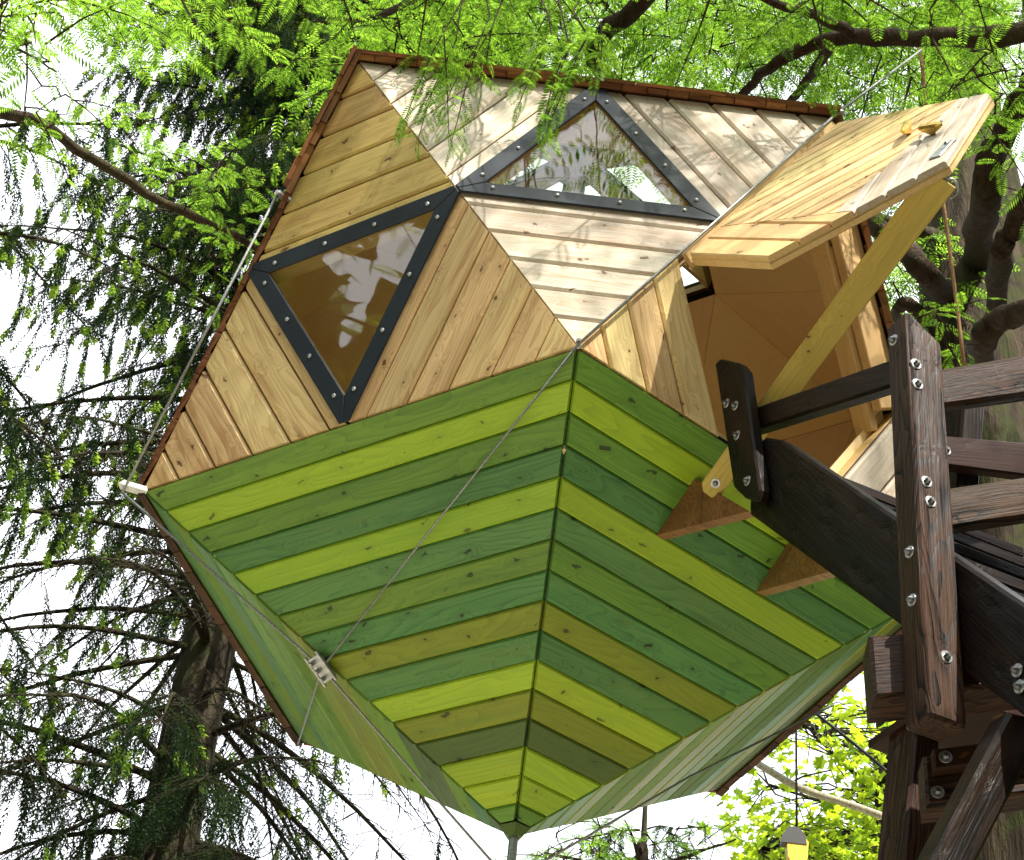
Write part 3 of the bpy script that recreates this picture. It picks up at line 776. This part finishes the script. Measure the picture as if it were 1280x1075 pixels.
slab('support_post', [(1146, 890), (1176, 890), (1172, 1200), (1118, 1200)], -.36, .15, M_POSTW, plat, .01, fz, fpt)
slab('diagonal_brace', [(1262, 888), (1312, 900), (1195, 1130), (1135, 1130)], .30, .1, M_DARKW, plat, .012, fz, fpt)
# deck boards seen from below
q0 = cast(1235, 890, fpt-fz*.17, fz)
for k in range(5):
    mw = frame(q0+hS*(.0)+Vector((0, 0, .02))-nS*(.30*k), hS, Vector((0, 0, 1)))
    link('deck_board', prism('deck_board', [Vector((0, -.145)), Vector((.42, -.145)), Vector((.42, .145)), Vector((0, .145))], 0, .03, M_REDW, .003), plat, mw)

# ------------------------------------------------------------------ prop strut under the hatch
s_lo = CAM+(cast(893, 606, V['M'], nG2)-CAM)*(1-.22/(cast(893, 606, V['M'], nG2)-CAM).length)
s_hi = cast(1177, 222, hp-nH*.06, nH)
sd = (s_hi-s_lo).normalized(); sn = (CAM-(s_lo+s_hi)/2).normalized()
sn = (sn-sd*sn.dot(sd)).normalized()
mw = frame(s_lo, sd, sn); LS = (s_hi-s_lo).length
sp_ = [Vector((-.02, .045)), Vector((-.045, .02)), Vector((-.045, -.02)), Vector((-.02, -.045)), Vector((LS, -.066)), Vector((LS, .066))]
print('DEPTH strut', [(round((s_lo+(s_hi-s_lo)*k-CAM).length, 2), tuple(round(c) for c in proj(s_lo+(s_hi-s_lo)*k))) for k in (0, .25, .5, 1)], 'rail', [round((cast(x, y, p0, nS)-CAM).length, 2) for x, y in ((935, 525), (985, 505), (1120, 460), (1300, 850))], 'post', (pb-CAM).length, 'pod', (g0-CAM).length)
strut = link('prop_strut', prism('prop_strut', ccw(sp_), -.02, .02, M_STRUT, .003), None, mw)
tag(strut, 'yellow wooden prop strut holding the hatch open', 'prop')
link('bolt', BOLTW, strut, mw @ Matrix.Translation((.012, 0, .02)))
link('bolt', BOLT, strut, mw @ Matrix.Translation((LS*.22, -.03, .02)))
hk = [s_hi+Vector((0, 0, 0)), s_hi+_r*.05-_u*.01, s_hi+_r*.06-_u*.06, s_hi+_r*.03-_u*.08]
tube_obj('hook', smooth_pts(hk, 8), .006, M_STEEL, strut, 6)

# ------------------------------------------------------------------ ropes and lines
cable(smooth_pts([at(1150, 60, 10.4), at(1162, 160, 10.1), at(1180, 260, 9.9), at(1207, 470, 9.5)], 14), .010, 'thin brown rope hanging in front of the mossy trunk', 'hanging_rope', M_ROPE, 'rope')
hbk = empty('hook_block', at(996, 1064, 11.0), 'yellow and black hoist hook block on a black line', 'hook block')
hb0 = at(996, 1064, 11.0)
link('block_body', hull('block_body', [(x*.055*s, y*.03, z) for x in (-1, 1) for y in (-1, 1) for z, s in ((-.10, .55), (-.05, 1), (.05, 1.1), (.08, .6))], M_YEL), hbk, Matrix.Translation(hb0))
link('block_cheek', hull('block_cheek', [(x*.07*s-.02, y*.035+.0, z) for x in (-1, 1) for y in (-1, 1) for z, s in ((.03, 1), (.08, .9), (.13, .4))], M_BLACK), hbk, Matrix.Translation(hb0))
tube_obj('hoist_line', [hb0+Vector((0, 0, .1)), hb0+Vector((0, 0, 1.0))], .007, M_BLACK, hbk, 6)
link('hook', hull('hook', [(x*.025, y*.02, z) for x in (-1, 1) for y in (-1, 1) for z in (-.20, -.09)], M_BLACK), hbk, Matrix.Translation(hb0))
cable(smooth_pts([at(948, 955, 11.5), at(1000, 985, 11.2), at(1075, 1010, 11.0), at(1160, 1042, 10.8)], 10), .022, 'pale twisted guy rope stretched below the pod to the support post', 'guy_rope', M_GUY, 'rope')
cable(smooth_pts([at(1005, 880, 10.6), at(1080, 940, 10.4), at(1165, 1012, 10.2)], 8), .009, 'black cable slanting from the hull to the support post', 'black_cable', M_BLACK, 'cable')
cable(smooth_pts([at(1122, 880, 9.4), at(1124, 960, 9.4), at(1131, 1052, 9.4)], 8), .008, 'thin grey cord hanging from the platform beam end', 'hanging_line', M_CABLE, 'cord')

# ------------------------------------------------------------------ foliage templates
def tpl_frond(pairs, lw=.018, ll=.24, droop=.10):
    """flat feathery spray, axis +x of length 1"""
    V_, F_ = [], []
    for i in range(pairs):
        s = .06+.94*(i+.5)/pairs
        L_ = ll*math.sin(math.pi*min(.92, .18+.72*s))**.8*(1 if s < .9 else .75)
        for sg in (-1, 1):
            b = len(V_); x = s; z = -droop*s*s
            dx, dy = .42*L_, sg*.9*L_
            px, py = -dy, dx; nl = math.hypot(px, py); px, py = px/nl*lw, py/nl*lw
            V_ += [(x, 0, z), (x+dx*.5+px, dy*.5+py, z-.012), (x+dx, dy, z-.05*random.uniform(.3, 1.5)), (x+dx*.5-px, dy*.5-py, z-.012)]
            F_.append((b, b+1, b+2, b+3))
    b = len(V_); V_ += [(0, -.006, 0), (1, -.002, -droop), (1, .002, -droop), (0, .006, 0)]; F_.append((b, b+1, b+2, b+3))
    return np.array(V_), np.array(F_)
def tpl_spruce(nn, ln=.21, wd=.036, droop=0.0):
    V_, F_ = [], []
    for i in range(nn):
        s = (i+.5)/nn; a = i*2.4
        rad = np.array([0, math.cos(a), math.sin(a)]); d = np.array([.75, 0, 0])+rad*.75; d /= np.linalg.norm(d)
        L_ = ln*(1.0 if s < .85 else .7)*random.uniform(.8, 1.15); base = np.array([s*.97, 0, 0])
        side = np.cross(d, rad+np.array([.1, .2, .3])); side /= np.linalg.norm(side)
        b = len(V_)
        V_ += [base+d*L_*.25-side*wd, base+d*L_*.25+side*wd, base+d*L_*1.1]
        F_.append((b, b+1, b+2))
    b = len(V_); V_ += [(0, -.010, 0), (1, 0, 0), (0, .010, 0)]; F_.append((b, b+1, b+2))
    return np.array([tuple(v) for v in V_]), np.array(F_)
def tpl_leaf():
    pts = []
    for i in range(10):
        a = i/10*2*math.pi; r = (.62 if i % 2 else .30)+(.12 if i in (0, 9, 1) else 0)
        pts.append((.5+r*math.cos(a), r*math.sin(a), -.12*abs(math.sin(a))+random.uniform(-.03, .03)))
    V_ = np.array([(.5, 0, .03)]+pts); F_ = np.array([(0, 1+i, 1+(i+1) % 10) for i in range(10)])
    return V_, F_
def place(tpl, P, D, U, S):
    """many copies of a template: position, axis, up hint, scale"""
    tv, tf = tpl; P = np.asarray(P, float); D = np.asarray(D, float); U = np.asarray(U, float); S = np.asarray(S, float)
    D = D/(np.linalg.norm(D, axis=1)[:, None]+1e-9)
    Y = np.cross(U, D); Y /= np.linalg.norm(Y, axis=1)[:, None]+1e-9
    Z = np.cross(D, Y)
    V_ = P[:, None]+S[:, None, None]*(tv[None, :, 0:1]*D[:, None]+tv[None, :, 1:2]*Y[:, None]+tv[None, :, 2:3]*Z[:, None])
    F_ = (tf[None]+(np.arange(len(P))*len(tv))[:, None, None])
    return V_.reshape(-1, 3), F_.reshape(-1, tf.shape[1])
class Leaves:
    def __init__(s): s.P = []; s.D = []; s.U = []; s.S = []
    def add(s, p, d, u, sz): s.P.append(p); s.D.append(d); s.U.append(u); s.S.append(sz)
    def mesh(s, name, tpls, mat):
        n = len(s.P); P, D, U, S = map(np.array, (s.P, s.D, s.U, s.S)); a = Acc()
        which = rng.integers(0, len(tpls), n)
        for i, t in enumerate(tpls):
            m_ = which == i
            if m_.any(): a.add(*place(t, P[m_], D[m_], U[m_], S[m_]))
        return a.mesh(name, mat, False)
FR_N = [tpl_frond(13, lw=.026), tpl_frond(12, lw=.028, droop=.22), tpl_frond(14, lw=.025, droop=.02)]
FR_F = [tpl_frond(6, lw=.042, ll=.26), tpl_frond(7, lw=.036, ll=.24, droop=.2)]
SP = [tpl_spruce(22), tpl_spruce(24), tpl_spruce(20, ln=.25)]
TIPT = [tpl_spruce(16, ln=.42, wd=.14)]
MP = [tpl_leaf(), tpl_leaf()]
def rv3(): 
    v = rng.normal(size=3); return v/np.linalg.norm(v)
UPV = np.array([0, 0, 1.])

def twig_with_fronds(root, d, L_, leaves, acc, fl=.17, step=.055, droop=.5, r=.006, side2=True):
    """one redwood twig: a drooping axis with two ranks of feathery fronds"""
    n = max(4, int(L_/.12)); d = np.array(d, float); d /= np.linalg.norm(d)
    pts = [np.array(root, float)]
    for i in range(n):
        d = d+np.array([0, 0, -droop/n])+rv3()*.07; d /= np.linalg.norm(d); pts.append(pts[-1]+d*L_/n)
    pts = np.array(pts); acc.tube(pts, np.linspace(r, .0015, len(pts)), 4)
    m_ = int(L_/step)
    for i in range(m_):
        s = (i+.7)/m_*(len(pts)-1); k = min(int(s), len(pts)-2); p = pts[k]+(pts[k+1]-pts[k])*(s-k)
        t = pts[k+1]-pts[k]; t /= np.linalg.norm(t)
        sd = np.cross(t, UPV); sd /= np.linalg.norm(sd)+1e-6
        sg = 1 if i % 2 else -1
        f = t*rng.uniform(.35, .7)+sd*sg*rng.uniform(.6, 1)+np.array([0, 0, rng.uniform(-.45, .1)])
        up = UPV+rv3()*.35
        leaves.add(p, f, up, fl*rng.uniform(.65, 1.2)*(1-.25*i/m_))
    t = pts[-1]-pts[-2]; leaves.add(pts[-1], t, UPV+rv3()*.3, fl*.9)
    return pts
def limb_nodes(ctrl, r0, r1, n, acc, sides=10, knob=.05):
    pts = smooth_pts(ctrl, n); pts = pts+rng.normal(size=pts.shape)*r0*.12
    rad = np.linspace(r0, r1, n)*(1+rng.normal(size=n)*knob); acc.tube(pts, rad, sides); return pts, rad
def connect(root, nodes, acc, r=.0045, sag=.08):
    """thin branch from the nearest limb node to a twig root"""
    d = np.linalg.norm(nodes-root, axis=1); k = int(np.argmin(d+rng.uniform(0, .12, len(d)))); p = nodes[k]
    n = max(4, int(d[k]/.2)); s = np.linspace(0, 1, n)[:, None]
    pts = p+(root-p)*s; pts[:, 2] += (np.sin(s[:, 0]*np.pi)*sag*d[k]); pts += rng.normal(size=pts.shape)*.035*np.sin(s*np.pi)
    acc.tube(pts, np.linspace(r*(1+.3*d[k]), .003, n), 5)
    return (root-p)/(d[k]+1e-6)

# ------------------------------------------------------------------ the redwood with the mossy trunk (right)
def trunk_mesh(name, ctrl, radii, mat, sides=36, n=60, flute=.12, seed=0.0):
    pts = smooth_pts(ctrl, n); rad = np.interp(np.linspace(0, 1, n), np.linspace(0, 1, len(radii)), radii)
    V_, F_ = tube_np(pts, 1.0, sides); V_ = V_.reshape(n, sides, 3)
    for i in range(n):
        for j in range(sides):
            a = j/sides*2*math.pi
            q = Vector((math.cos(a)*1.7, math.sin(a)*1.7, i*.06+seed)); q2 = Vector((math.cos(a)*5, math.sin(a)*5, i*.25+seed))
            f = 1+flute*(mnoise.noise(q)*1.4+.45*mnoise.noise(q2)+.22*mnoise.noise(Vector((math.cos(a)*11, math.sin(a)*11, i*.35+seed)))+.5*math.sin(a*5+1.5*mnoise.noise(Vector((0, 0, i*.08+seed)))))
            V_[i, j] = pts[i]+(V_[i, j]-pts[i])*rad[i]*f
    return np_mesh(name, V_.reshape(-1, 3), F_, mat, True), pts
def on_y(px, py, y): return cast(px, py, Vector((0, y, 0)), Vector((0, 1, 0)))
red_base = on_y(1240, 640, 9.6); red_base = Vector((red_base.x+.12, 9.6, 0))
t1 = on_y(1245, 700, 9.6); t2 = on_y(1225, 420, 9.6); t3 = on_y(1200, 150, 9.6); t4 = on_y(1196, 0, 9.65)
redwood = empty('redwood_tree', red_base, 'large redwood with a mossy furrowed trunk behind the staircase', 'tree')
me, rp = trunk_mesh('trunk', [red_base, Vector((red_base.x-.02, 9.6, 3)), t1, t2, t3, t4, t4+Vector((-.05, 0, 3)), t4+Vector((-.1, .1, 8))], [.85, .66, .50, .40, .29, .24, .2, .08], M_BARK_R, 72, 170, .13, seed=3.3)
link('trunk', me, redwood)
la = Acc(); nodes = []
def limb(ctrl, r0, r1, n=16, sides=10):
    p, r = limb_nodes(ctrl, r0, r1, n, la, sides); nodes.append(p); return p
# limbs that show in the photograph
limb([on_y(1222, 330, 9.5), at(1232, 250, 11.2), at(1250, 175, 11.0), at(1290, 100, 10.8)], .10, .06)
limb([on_y(1240, 420, 9.5), at(1252, 330, 11.0), at(1262, 290, 10.8), at(1300, 215, 10.5)], .07, .05)
limb([on_y(1225, 460, 9.4), at(1228, 430, 10.6), at(1246, 400, 10.2), at(1300, 385, 9.8)], .085, .06)
limb([on_y(1190, 375, 9.5), at(1160, 345, 12.0), at(1120, 305, 12.3), at(1070, 268, 12.6), at(1010, 225, 13)], .085, .05)
limb([on_y(1180, 300, 9.5), at(1150, 290, 12.4), at(1105, 275, 12.8), at(1040, 262, 13.2)], .05, .03)
limb([on_y(1180, 430, 9.6), at(1135, 380, 12.5), at(1110, 400, 13), at(1080, 380, 13.5)], .05, .03)
# the long dark limb across the upper right, reaching over the roof
limb([at(1420, -10, 9.6), at(1280, 38, 9.6), at(1180, 48, 9.7), at(1080, 46, 9.8), at(1010, 60, 10.0), at(960, 85, 10.2), at(920, 125, 10.6)], .060, .022, 24)
limb([at(1075, 46, 9.8), at(1020, 20, 9.6), at(960, 0, 9.4), at(900, -40, 9.2)], .03, .015)
limb([at(1040, 52, 9.9), at(1020, 85, 10.3), at(985, 130, 10.9)], .03, .02)
limb([on_y(1195, 20, 9.6), at(1090, -60, 10.6), at(900, -60, 10.2), at(780, 20, 10.6), at(740, 70, 10.9), at(775, 110, 11.2)], .06, .045, 26)
limb([at(860, -40, 10.2), at(700, -50, 9.2), at(560, -20, 9.4), at(470, 20, 10.7), at(380, 30, 11.0)], .035, .012, 24)
# overhead limbs towards the camera and the sun: they shade the pod
tz = Vector(t4)
limb([tz+Vector((0, 0, -.3)), Vector((2.3, 7.6, 13.2)), Vector((1.6, 5.8, 13.6)), Vector((.6, 4.2, 13.4)), Vector((-.8, 3.0, 13.0))], .10, .03, 24)
limb([tz+Vector((0, 0, .6)), Vector((3.2, 6.8, 13.8)), Vector((3.6, 4.6, 14.2)), Vector((3.4, 2.6, 14.0))], .09, .03, 24)
limb([tz+Vector((0, 0, 1.4)), Vector((1.4, 8.4, 15)), Vector((-.4, 6.8, 15.2)), Vector((-2.2, 5.4, 14.6))], .09, .03, 24)
NODES = np.concatenate(nodes)
lv_near = Leaves(); lv_far = Leaves()
def grow(roots, L_, fl, leaves, droop, step):
    """twigs nearest the limbs first; later ones branch off the earlier"""
    global NODES
    if not roots: return
    R0 = np.array(roots); dd = np.array([np.linalg.norm(NODES-r, axis=1).min() for r in R0])
    for i in np.argsort(dd):
        d = connect(R0[i], NODES, la)
        d = d*.5+rv3()*np.array([1, 1, .4])*.9
        pts = twig_with_fronds(R0[i], d, rng.uniform(*L_), leaves, la, fl, step, droop)
        NODES = np.concatenate([NODES, pts[:3]])
def region(n, box, dist, L_, fl, leaves, mask=None, droop=.6, step=.06, dirfun=None, seg=True):
    k = 0; guard = 0; roots = []
    while k < n and guard < n*20:
        guard += 1
        x = rng.uniform(box[0], box[2]); y = rng.uniform(box[1], box[3])
        if mask and rng.uniform() > mask(x, y): continue
        roots.append(np.array(at(x, y, rng.uniform(*dist)))); k += 1
    grow(roots, L_, fl, leaves, droop, step)
# fronds hanging in front of the roof
for x, y, dd, ln in ((570, 85, 8.1, .55), (595, 95, 8.0, .60), (555, 75, 7.9, .62), (615, 70, 8.2, .32),
                     (690, 85, 7.9, .50), (712, 95, 7.8, .62), (735, 80, 7.75, .60), (752, 70, 8.0, .26)):
    root = np.array(at(x, y-35, dd)); connect(root, NODES, la, .004)
    for q in range(2):
        twig_with_fronds(root, np.array([rng.uniform(-.4, .4), rng.uniform(-.3, .3), -.75]), ln*rng.uniform(.7, 1), lv_near, la, .135, .04, .9, .0035)
def band(x, y):
    # the underside of the canopy over the roof line
    lim = np.interp(x, [0, 120, 200, 300, 440, 520, 640, 760, 900, 1040, 1150, 1280], [130, 150, 120, 90, 70, 95, 110, 95, 85, 90, 60, 50])
    return 1.0 if y < lim else max(0, 1-(y-lim)/50)*.5
region(115, (440, -60, 900, 130), (10.4, 12.0), (.4, .9), .19, lv_near, band)
region(22, (480, -90, 900, -20), (8.2, 9.2), (.3, .5), .15, lv_near)
region(115, (860, -60, 1300, 130), (10.4, 12.0), (.4, .9), .19, lv_near, band)
region(24, (860, -60, 1300, 10), (8.8, 9.6), (.3, .6), .16, lv_near)
region(125, (760, -80, 1180, 190), (11.5, 15), (.5, 1.0), .2, lv_far, lambda x, y: 1.0 if y < 130 else .7, step=.075)
region(75, (430, -80, 820, 110), (11.0, 14), (.5, 1.0), .2, lv_far, lambda x, y: 1.0 if y < 60 else .6, step=.075)
region(11, (1120, 40, 1290, 150), (8.8, 9.6), (.35, .6), .16, lv_near)
region(5, (1245, 180, 1310, 300), (9.0, 10.0), (.35, .6), .16, lv_near)
region(40, (1080, 290, 1180, 400), (12.5, 15), (.4, .8), .18, lv_far)
region(8, (1140, 380, 1210, 440), (9.6, 10.0), (.25, .4), .13, lv_near)
# top left, near fronds
limb_l = []
# overhead canopy out of the picture
def overhead(n, spread, t0, t1):
    k = 0; roots = []
    while k < n:
        tt = rng.uniform(t0, t1); c = PC+SUN*tt
        p = Vector((c.x+rng.normal()*spread, c.y+rng.normal()*spread, c.z+rng.normal()*.5))
        x, y = proj(p)
        if y > -150 or p.z > 17: continue
        roots.append(np.array(p)); k += 1
    grow(roots, (.6, 1.1), .26, lv_far, .4, .075)
NODES = np.concatenate(nodes[-3:]); overhead(290, 1.9, 5.0, 9.0)
link('limb', la.mesh('limb', M_LIMB), redwood)
tag(link('crown', lv_near.mesh('crown', FR_N, M_FROND), redwood), kind='stuff')
tag(link('crown', lv_far.mesh('crown', FR_F, M_FROND), redwood), kind='stuff')

# ------------------------------------------------------------------ a second redwood off to the left whose sprays hang into the picture
red2 = empty('redwood_tree', Vector((-7.2, 8.6, 0)), 'redwood at the far left whose feathery sprays hang across the spruce', 'tree')
me, _ = trunk_mesh('trunk', [Vector((-7.2, 8.6, 0)), Vector((-7.1, 8.6, 6)), Vector((-7.0, 8.6, 14)), Vector((-7, 8.6, 18))], [.4, .3, .2, .05], M_BARK_R, 20, 40, seed=8.1)
link('trunk', me, red2)
la = Acc(); nodes = []; lv2 = Leaves()
limb([Vector((-7, 8.6, 12)), at(-80, -60, 9.3), at(60, -35, 8.8), at(180, -25, 8.8), at(300, -15, 9.0), at(420, -5, 9.2)], .035, .01, 22)
limb([Vector((-7, 8.6, 10.2)), at(-60, 130, 10.5), at(100, 190, 10.6), at(200, 250, 10.7), at(300, 300, 10.8), at(335, 318, 10.9)], .035, .018, 24)
limb([Vector((-7, 8.6, 11)), at(-60, 40, 8.8), at(20, 60, 8.0), at(70, 90, 7.7)], .014, .003, 16)
NODES = np.concatenate(nodes)
def region2(*a, **k): region(*a, **k)
region(24, (-40, -30, 130, 60), (7.4, 8.4), (.3, .5), .19, lv2)
region(38, (100, -70, 440, 10), (8.6, 10.2), (.3, .5), .16, lv2)
region(15, (195, 205, 300, 240), (10.2, 11.2), (.25, .4), .15, lv2)
region(7, (230, 290, 330, 325), (10.6, 11.2), (.25, .4), .14, lv2)
region(5, (0, 80, 110, 150), (9.4, 10.6), (.3, .5), .16, lv2)
link('limb', la.mesh('limb', M_LIMB), red2)
tag(link('crown', lv2.mesh('crown', FR_N, M_FROND), red2), kind='stuff')

# ------------------------------------------------------------------ spruces
def spruce(label, base, height, rad, z0, z1, lenf, dens, ztips, seed, name='spruce_tree', tipf=.32, lean=(0, 0), group=None, hang=.42, whorl=.33):
    global rng
    rng = np.random.default_rng(seed)
    t = empty(name, base, label, 'tree', group)
    top = base+Vector((lean[0], lean[1], height))
    me, pts = trunk_mesh('trunk', [base, base+(top-base)*.3, base+(top-base)*.6, top], [rad*1.25, rad*.95, rad*.6, .02], M_BARK_S, 28, 70, .10, seed)
    link('trunk', me, t)
    br = Acc(); lv = Leaves(); tp = Leaves()
    z = z0
    while z < z1:
        ctr = base+(top-base)*(z/height)
        for b in range(6):
            az = rng.uniform(0, 2*math.pi); L_ = lenf(z)*rng.uniform(.7, 1.15)
            n = 14; d = np.array([math.cos(az), math.sin(az), rng.uniform(-.25, .15)]); p = np.array(ctr)+d*.05
            bp = [p]
            for i in range(n):
                s = i/n
                d = d+np.array([0, 0, -.055+.12*max(0, s-.55)])+rv3()*.05; d /= np.linalg.norm(d); p = p+d*L_/n; bp.append(p)
            bp = np.array(bp); br.tube(bp, np.linspace(.008+.008*L_, .003, n+1), 5)
            dn = dens(z)
            # side branches
            ns = int(L_/.16)
            for q in range(ns):
                s = (.12+.88*(q+rng.uniform())/ns); f = s*n; k = min(int(f), n-1); pp = bp[k]+(bp[k+1]-bp[k])*(f-k)
                tt = bp[k+1]-bp[k]; tt /= np.linalg.norm(tt); sd = np.cross(tt, UPV); sd /= np.linalg.norm(sd)
                sg = 1 if q % 2 else -1
                ln = (.30+.45*(1-s)*min(1, L_/2.5))*rng.uniform(.6, 1.2)
                dd = tt*.6+sd*sg*.9+np.array([0, 0, -.25]); dd /= np.linalg.norm(dd)
                m_ = max(2, int(ln/.11)); sp_ = [pp]; 
                for i in range(m_):
                    dd = dd+np.array([0, 0, -.16])+rv3()*.08; dd /= np.linalg.norm(dd); sp_.append(sp_[-1]+dd*ln/m_)
                sp_ = np.array(sp_); br.tube(sp_, np.linspace(.006, .002, m_+1), 3)
                if rng.uniform() > dn: continue
                for i in range(m_):
                    e = sp_[i+1]-sp_[i]; lv.add(sp_[i], e, UPV+rv3()*.3, .2*rng.uniform(.85, 1.2))
                    # hanging branchlets
                    for _h in range(2):
                        hd = np.array([0, 0, -1.])+e/np.linalg.norm(e)*.35+rv3()*.16; hl = hang*rng.uniform(.4, 1.1); q0 = sp_[i+1]
                        for j in range(2):
                            if hl < .2 and j: break
                            lv.add(q0, hd, rv3(), hl*.6); q0 = q0+hd/np.linalg.norm(hd)*hl*.52; hd = hd+rv3()*.1
                        if z > ztips and rng.uniform() < tipf: tp.add(q0, hd, rv3(), rng.uniform(.09, .14))
                if z > ztips and rng.uniform() < tipf*1.4: tp.add(sp_[-1], dd+np.array([0, 0, -.5]), rv3(), rng.uniform(.10, .15))
            # dead wispy twigs low down
            if dn < .5:
                for q in range(int(L_*11)):
                    f = rng.uniform(.15, 1)*n; k = min(int(f), n-1); pp = bp[k]
                    dd = rv3()*np.array([1, 1, .5])+np.array([0, 0, -.3]); dd /= np.linalg.norm(dd); e = [pp]
                    for i in range(4): dd = dd+rv3()*.3+np.array([0, 0, -.05]); dd /= np.linalg.norm(dd); e.append(e[-1]+dd*rng.uniform(.06, .17))
                    br.tube(np.array(e), np.linspace(.0055, .002, 5), 3)
        z += whorl*rng.uniform(.8, 1.2)*(.72 if z > 14.8 else 1)
    link('branches', br.mesh('branches', M_TWIG), t)
    tag(link('crown', lv.mesh('crown', SP, M_SPRUCE), t), kind='stuff')
    if tp.P: tag(link('new_shoots', tp.mesh('new_shoots', TIPT, M_TIP), t), kind='stuff')
    print(label[:30], len(lv.P), 'branchlets'); return t
sb = on_y(225, 980, 14); sb = Vector((sb.x, 14, 0))
spruce('tall spruce behind the pod with drooping dark needles and bare lower branches', sb, 27, .25, 5.5, 20.5,
       lambda z: 3.2 if z < 14 else 3.1-.12*(z-14), lambda z: float(np.interp(z, [6, 8.6, 9.3, 10.5, 12, 13.2, 14.2, 15.4], [.5, .45, .14, .12, .40, .62, .45, 1.0])), 9, 21, whorl=.40)
sb2 = on_y(-350, 700, 11.5); sb2 = Vector((sb2.x, 11.5, 0))
spruce('spruce at the left edge with dense hanging boughs and pale new shoots', sb2, 20, .22, 4.8, 13.5,
       lambda z: 2.9, lambda z: .45, 5, 33, tipf=.4, whorl=.75)
sb3 = on_y(800, 1150, 19); sb3 = Vector((sb3.x, 19, 0))
spruce('dark conifer far below and behind the pod tip', sb3, 11.9, .18, 6.5, 11.4, lambda z: max(.5, 2.6-.45*(z-6.5)), lambda z: 1, 50, 44, name='conifer_tree', whorl=.4)
rng = np.random.default_rng(5)

# ------------------------------------------------------------------ maples low on the right, lit from behind
def maple(label, base, pts_px, n, box, dist, sz, seed, trunk_px=None):
    global rng, NODES, la, nodes
    rng = np.random.default_rng(seed)
    t = empty('maple_tree', base, label, 'tree'); la = Acc(); nodes = []
    top = at(*trunk_px[-1]); ctrl = [base]+[at(*q) for q in trunk_px]
    me, _ = trunk_mesh('trunk', ctrl, [.16, .11, .09, .06][:max(2, len(ctrl))], M_TWIG, 14, 30, .06, seed); link('trunk', me, t)
    for L_ in pts_px: limb([at(*q) for q in L_], .022, .008, 12, 6)
    NODES = np.concatenate(nodes); lv = Leaves(); k = 0
    while k < n:
        root = np.array(at(rng.uniform(box[0], box[2]), rng.uniform(box[1], box[3]), rng.uniform(*dist)))
        if mnoise.noise(Vector(root)*1.3+Vector((seed, 0, 0))) < 0: continue
        d = connect(root, NODES, la, .007); k += 1
        for q in range(rng.integers(7, 15)):
            p = root+rng.normal(size=3)*np.array([.16, .16, .09]); lv.add(p, rv3()*np.array([1, 1, .4])+np.array([0, 0, -.3]), UPV+rv3()*.7, sz*rng.uniform(.6, 1.2))
    link('limb', la.mesh('limb', M_TWIG), t); tag(link('crown', lv.mesh('crown', MP, M_MAPLE), t), kind='stuff')
mb = at(1112, 950, 16); mb = Vector((mb.x, mb.y, 0))
maple('pale slender maple with yellow green leaves behind the support post', mb,
      [[(1112, 1000, 16), (1060, 960, 15.6), (1000, 900, 15)], [(1110, 960, 16), (1040, 1000, 15.5), (960, 980, 15)], [(1113, 900, 16), (1150, 850, 16), (1180, 800, 16.4)],
       [(1110, 1040, 16), (1050, 1050, 15.6), (950, 1060, 15)]],
      240, (930, 880, 1150, 1120), (14, 17), .085, 61, [(1113, 1075, 16), (1108, 950, 16), (1104, 850, 16)])
# a young redwood below the tip of the pod
rng = np.random.default_rng(17)
yb = at(800, 1120, 12.5); red3 = empty('redwood_tree', Vector((yb.x, yb.y, 0)), 'young bright green redwood below the tip of the pod', 'tree')
me, _ = trunk_mesh('trunk', [Vector((yb.x, yb.y, 0)), Vector((yb.x, yb.y, yb.z*.5)), yb, at(800, 1060, 12.5)], [.12, .08, .05, .01], M_BARK_R, 14, 30, seed=5.1); link('trunk', me, red3)
la = Acc(); nodes = []; lv3 = Leaves()
limb([at(800, 1100, 12.5), at(740, 1080, 12.3), at(680, 1065, 12.2)], .02, .006, 10, 6); limb([at(800, 1095, 12.5), at(860, 1070, 12.6), at(920, 1050, 12.8)], .02, .006, 10, 6)
limb([at(800, 1080, 12.5), at(790, 1045, 12.4), at(780, 1025, 12.4)], .015, .005, 8, 6)
NODES = np.concatenate(nodes)
region(50, (665, 1030, 900, 1110), (11.8, 13.2), (.25, .45), .16, lv3)
link('limb', la.mesh('limb', M_LIMB), red3); tag(link('crown', lv3.mesh('crown', FR_N, M_FROND), red3), kind='stuff')
rng = np.random.default_rng(9)

# ------------------------------------------------------------------ unseen woodland round the clearing, filled out to darken the window reflections
LFW = [(np.array([(0, 0, 0), (.5, .35, .05), (1, 0, -.1), (.5, -.35, .05)]), np.array([(0, 1, 2, 3)]))]
wl = Leaves()
for k in range(150):
    az = rng.uniform(R_(35), R_(325)); rr = rng.uniform(16, 30); hh = rng.uniform(13, 23)
    cx, cy_ = rr*math.sin(az), 4+rr*math.cos(az)
    for q in range(300):
        zz = hh*rng.uniform(.04, 1)**.8; wr_ = 3.2*math.sin(math.pi*min(.97, .15+.8*zz/hh))
        p = np.array([cx, cy_, zz])+rv3()*np.array([wr_, wr_, .6])*rng.uniform(.5, 1)
        wl.add(p, rv3(), UPV+rv3(), rng.uniform(.9, 1.6))
tag(link('woodland', wl.mesh('woodland', LFW, leafmat('woodland_leaf', (.05, .10, .02), (.10, .18, .02), .35, .45, .15))), 'unseen leafy green woodland filled in around the clearing', 'woodland', kind='stuff')
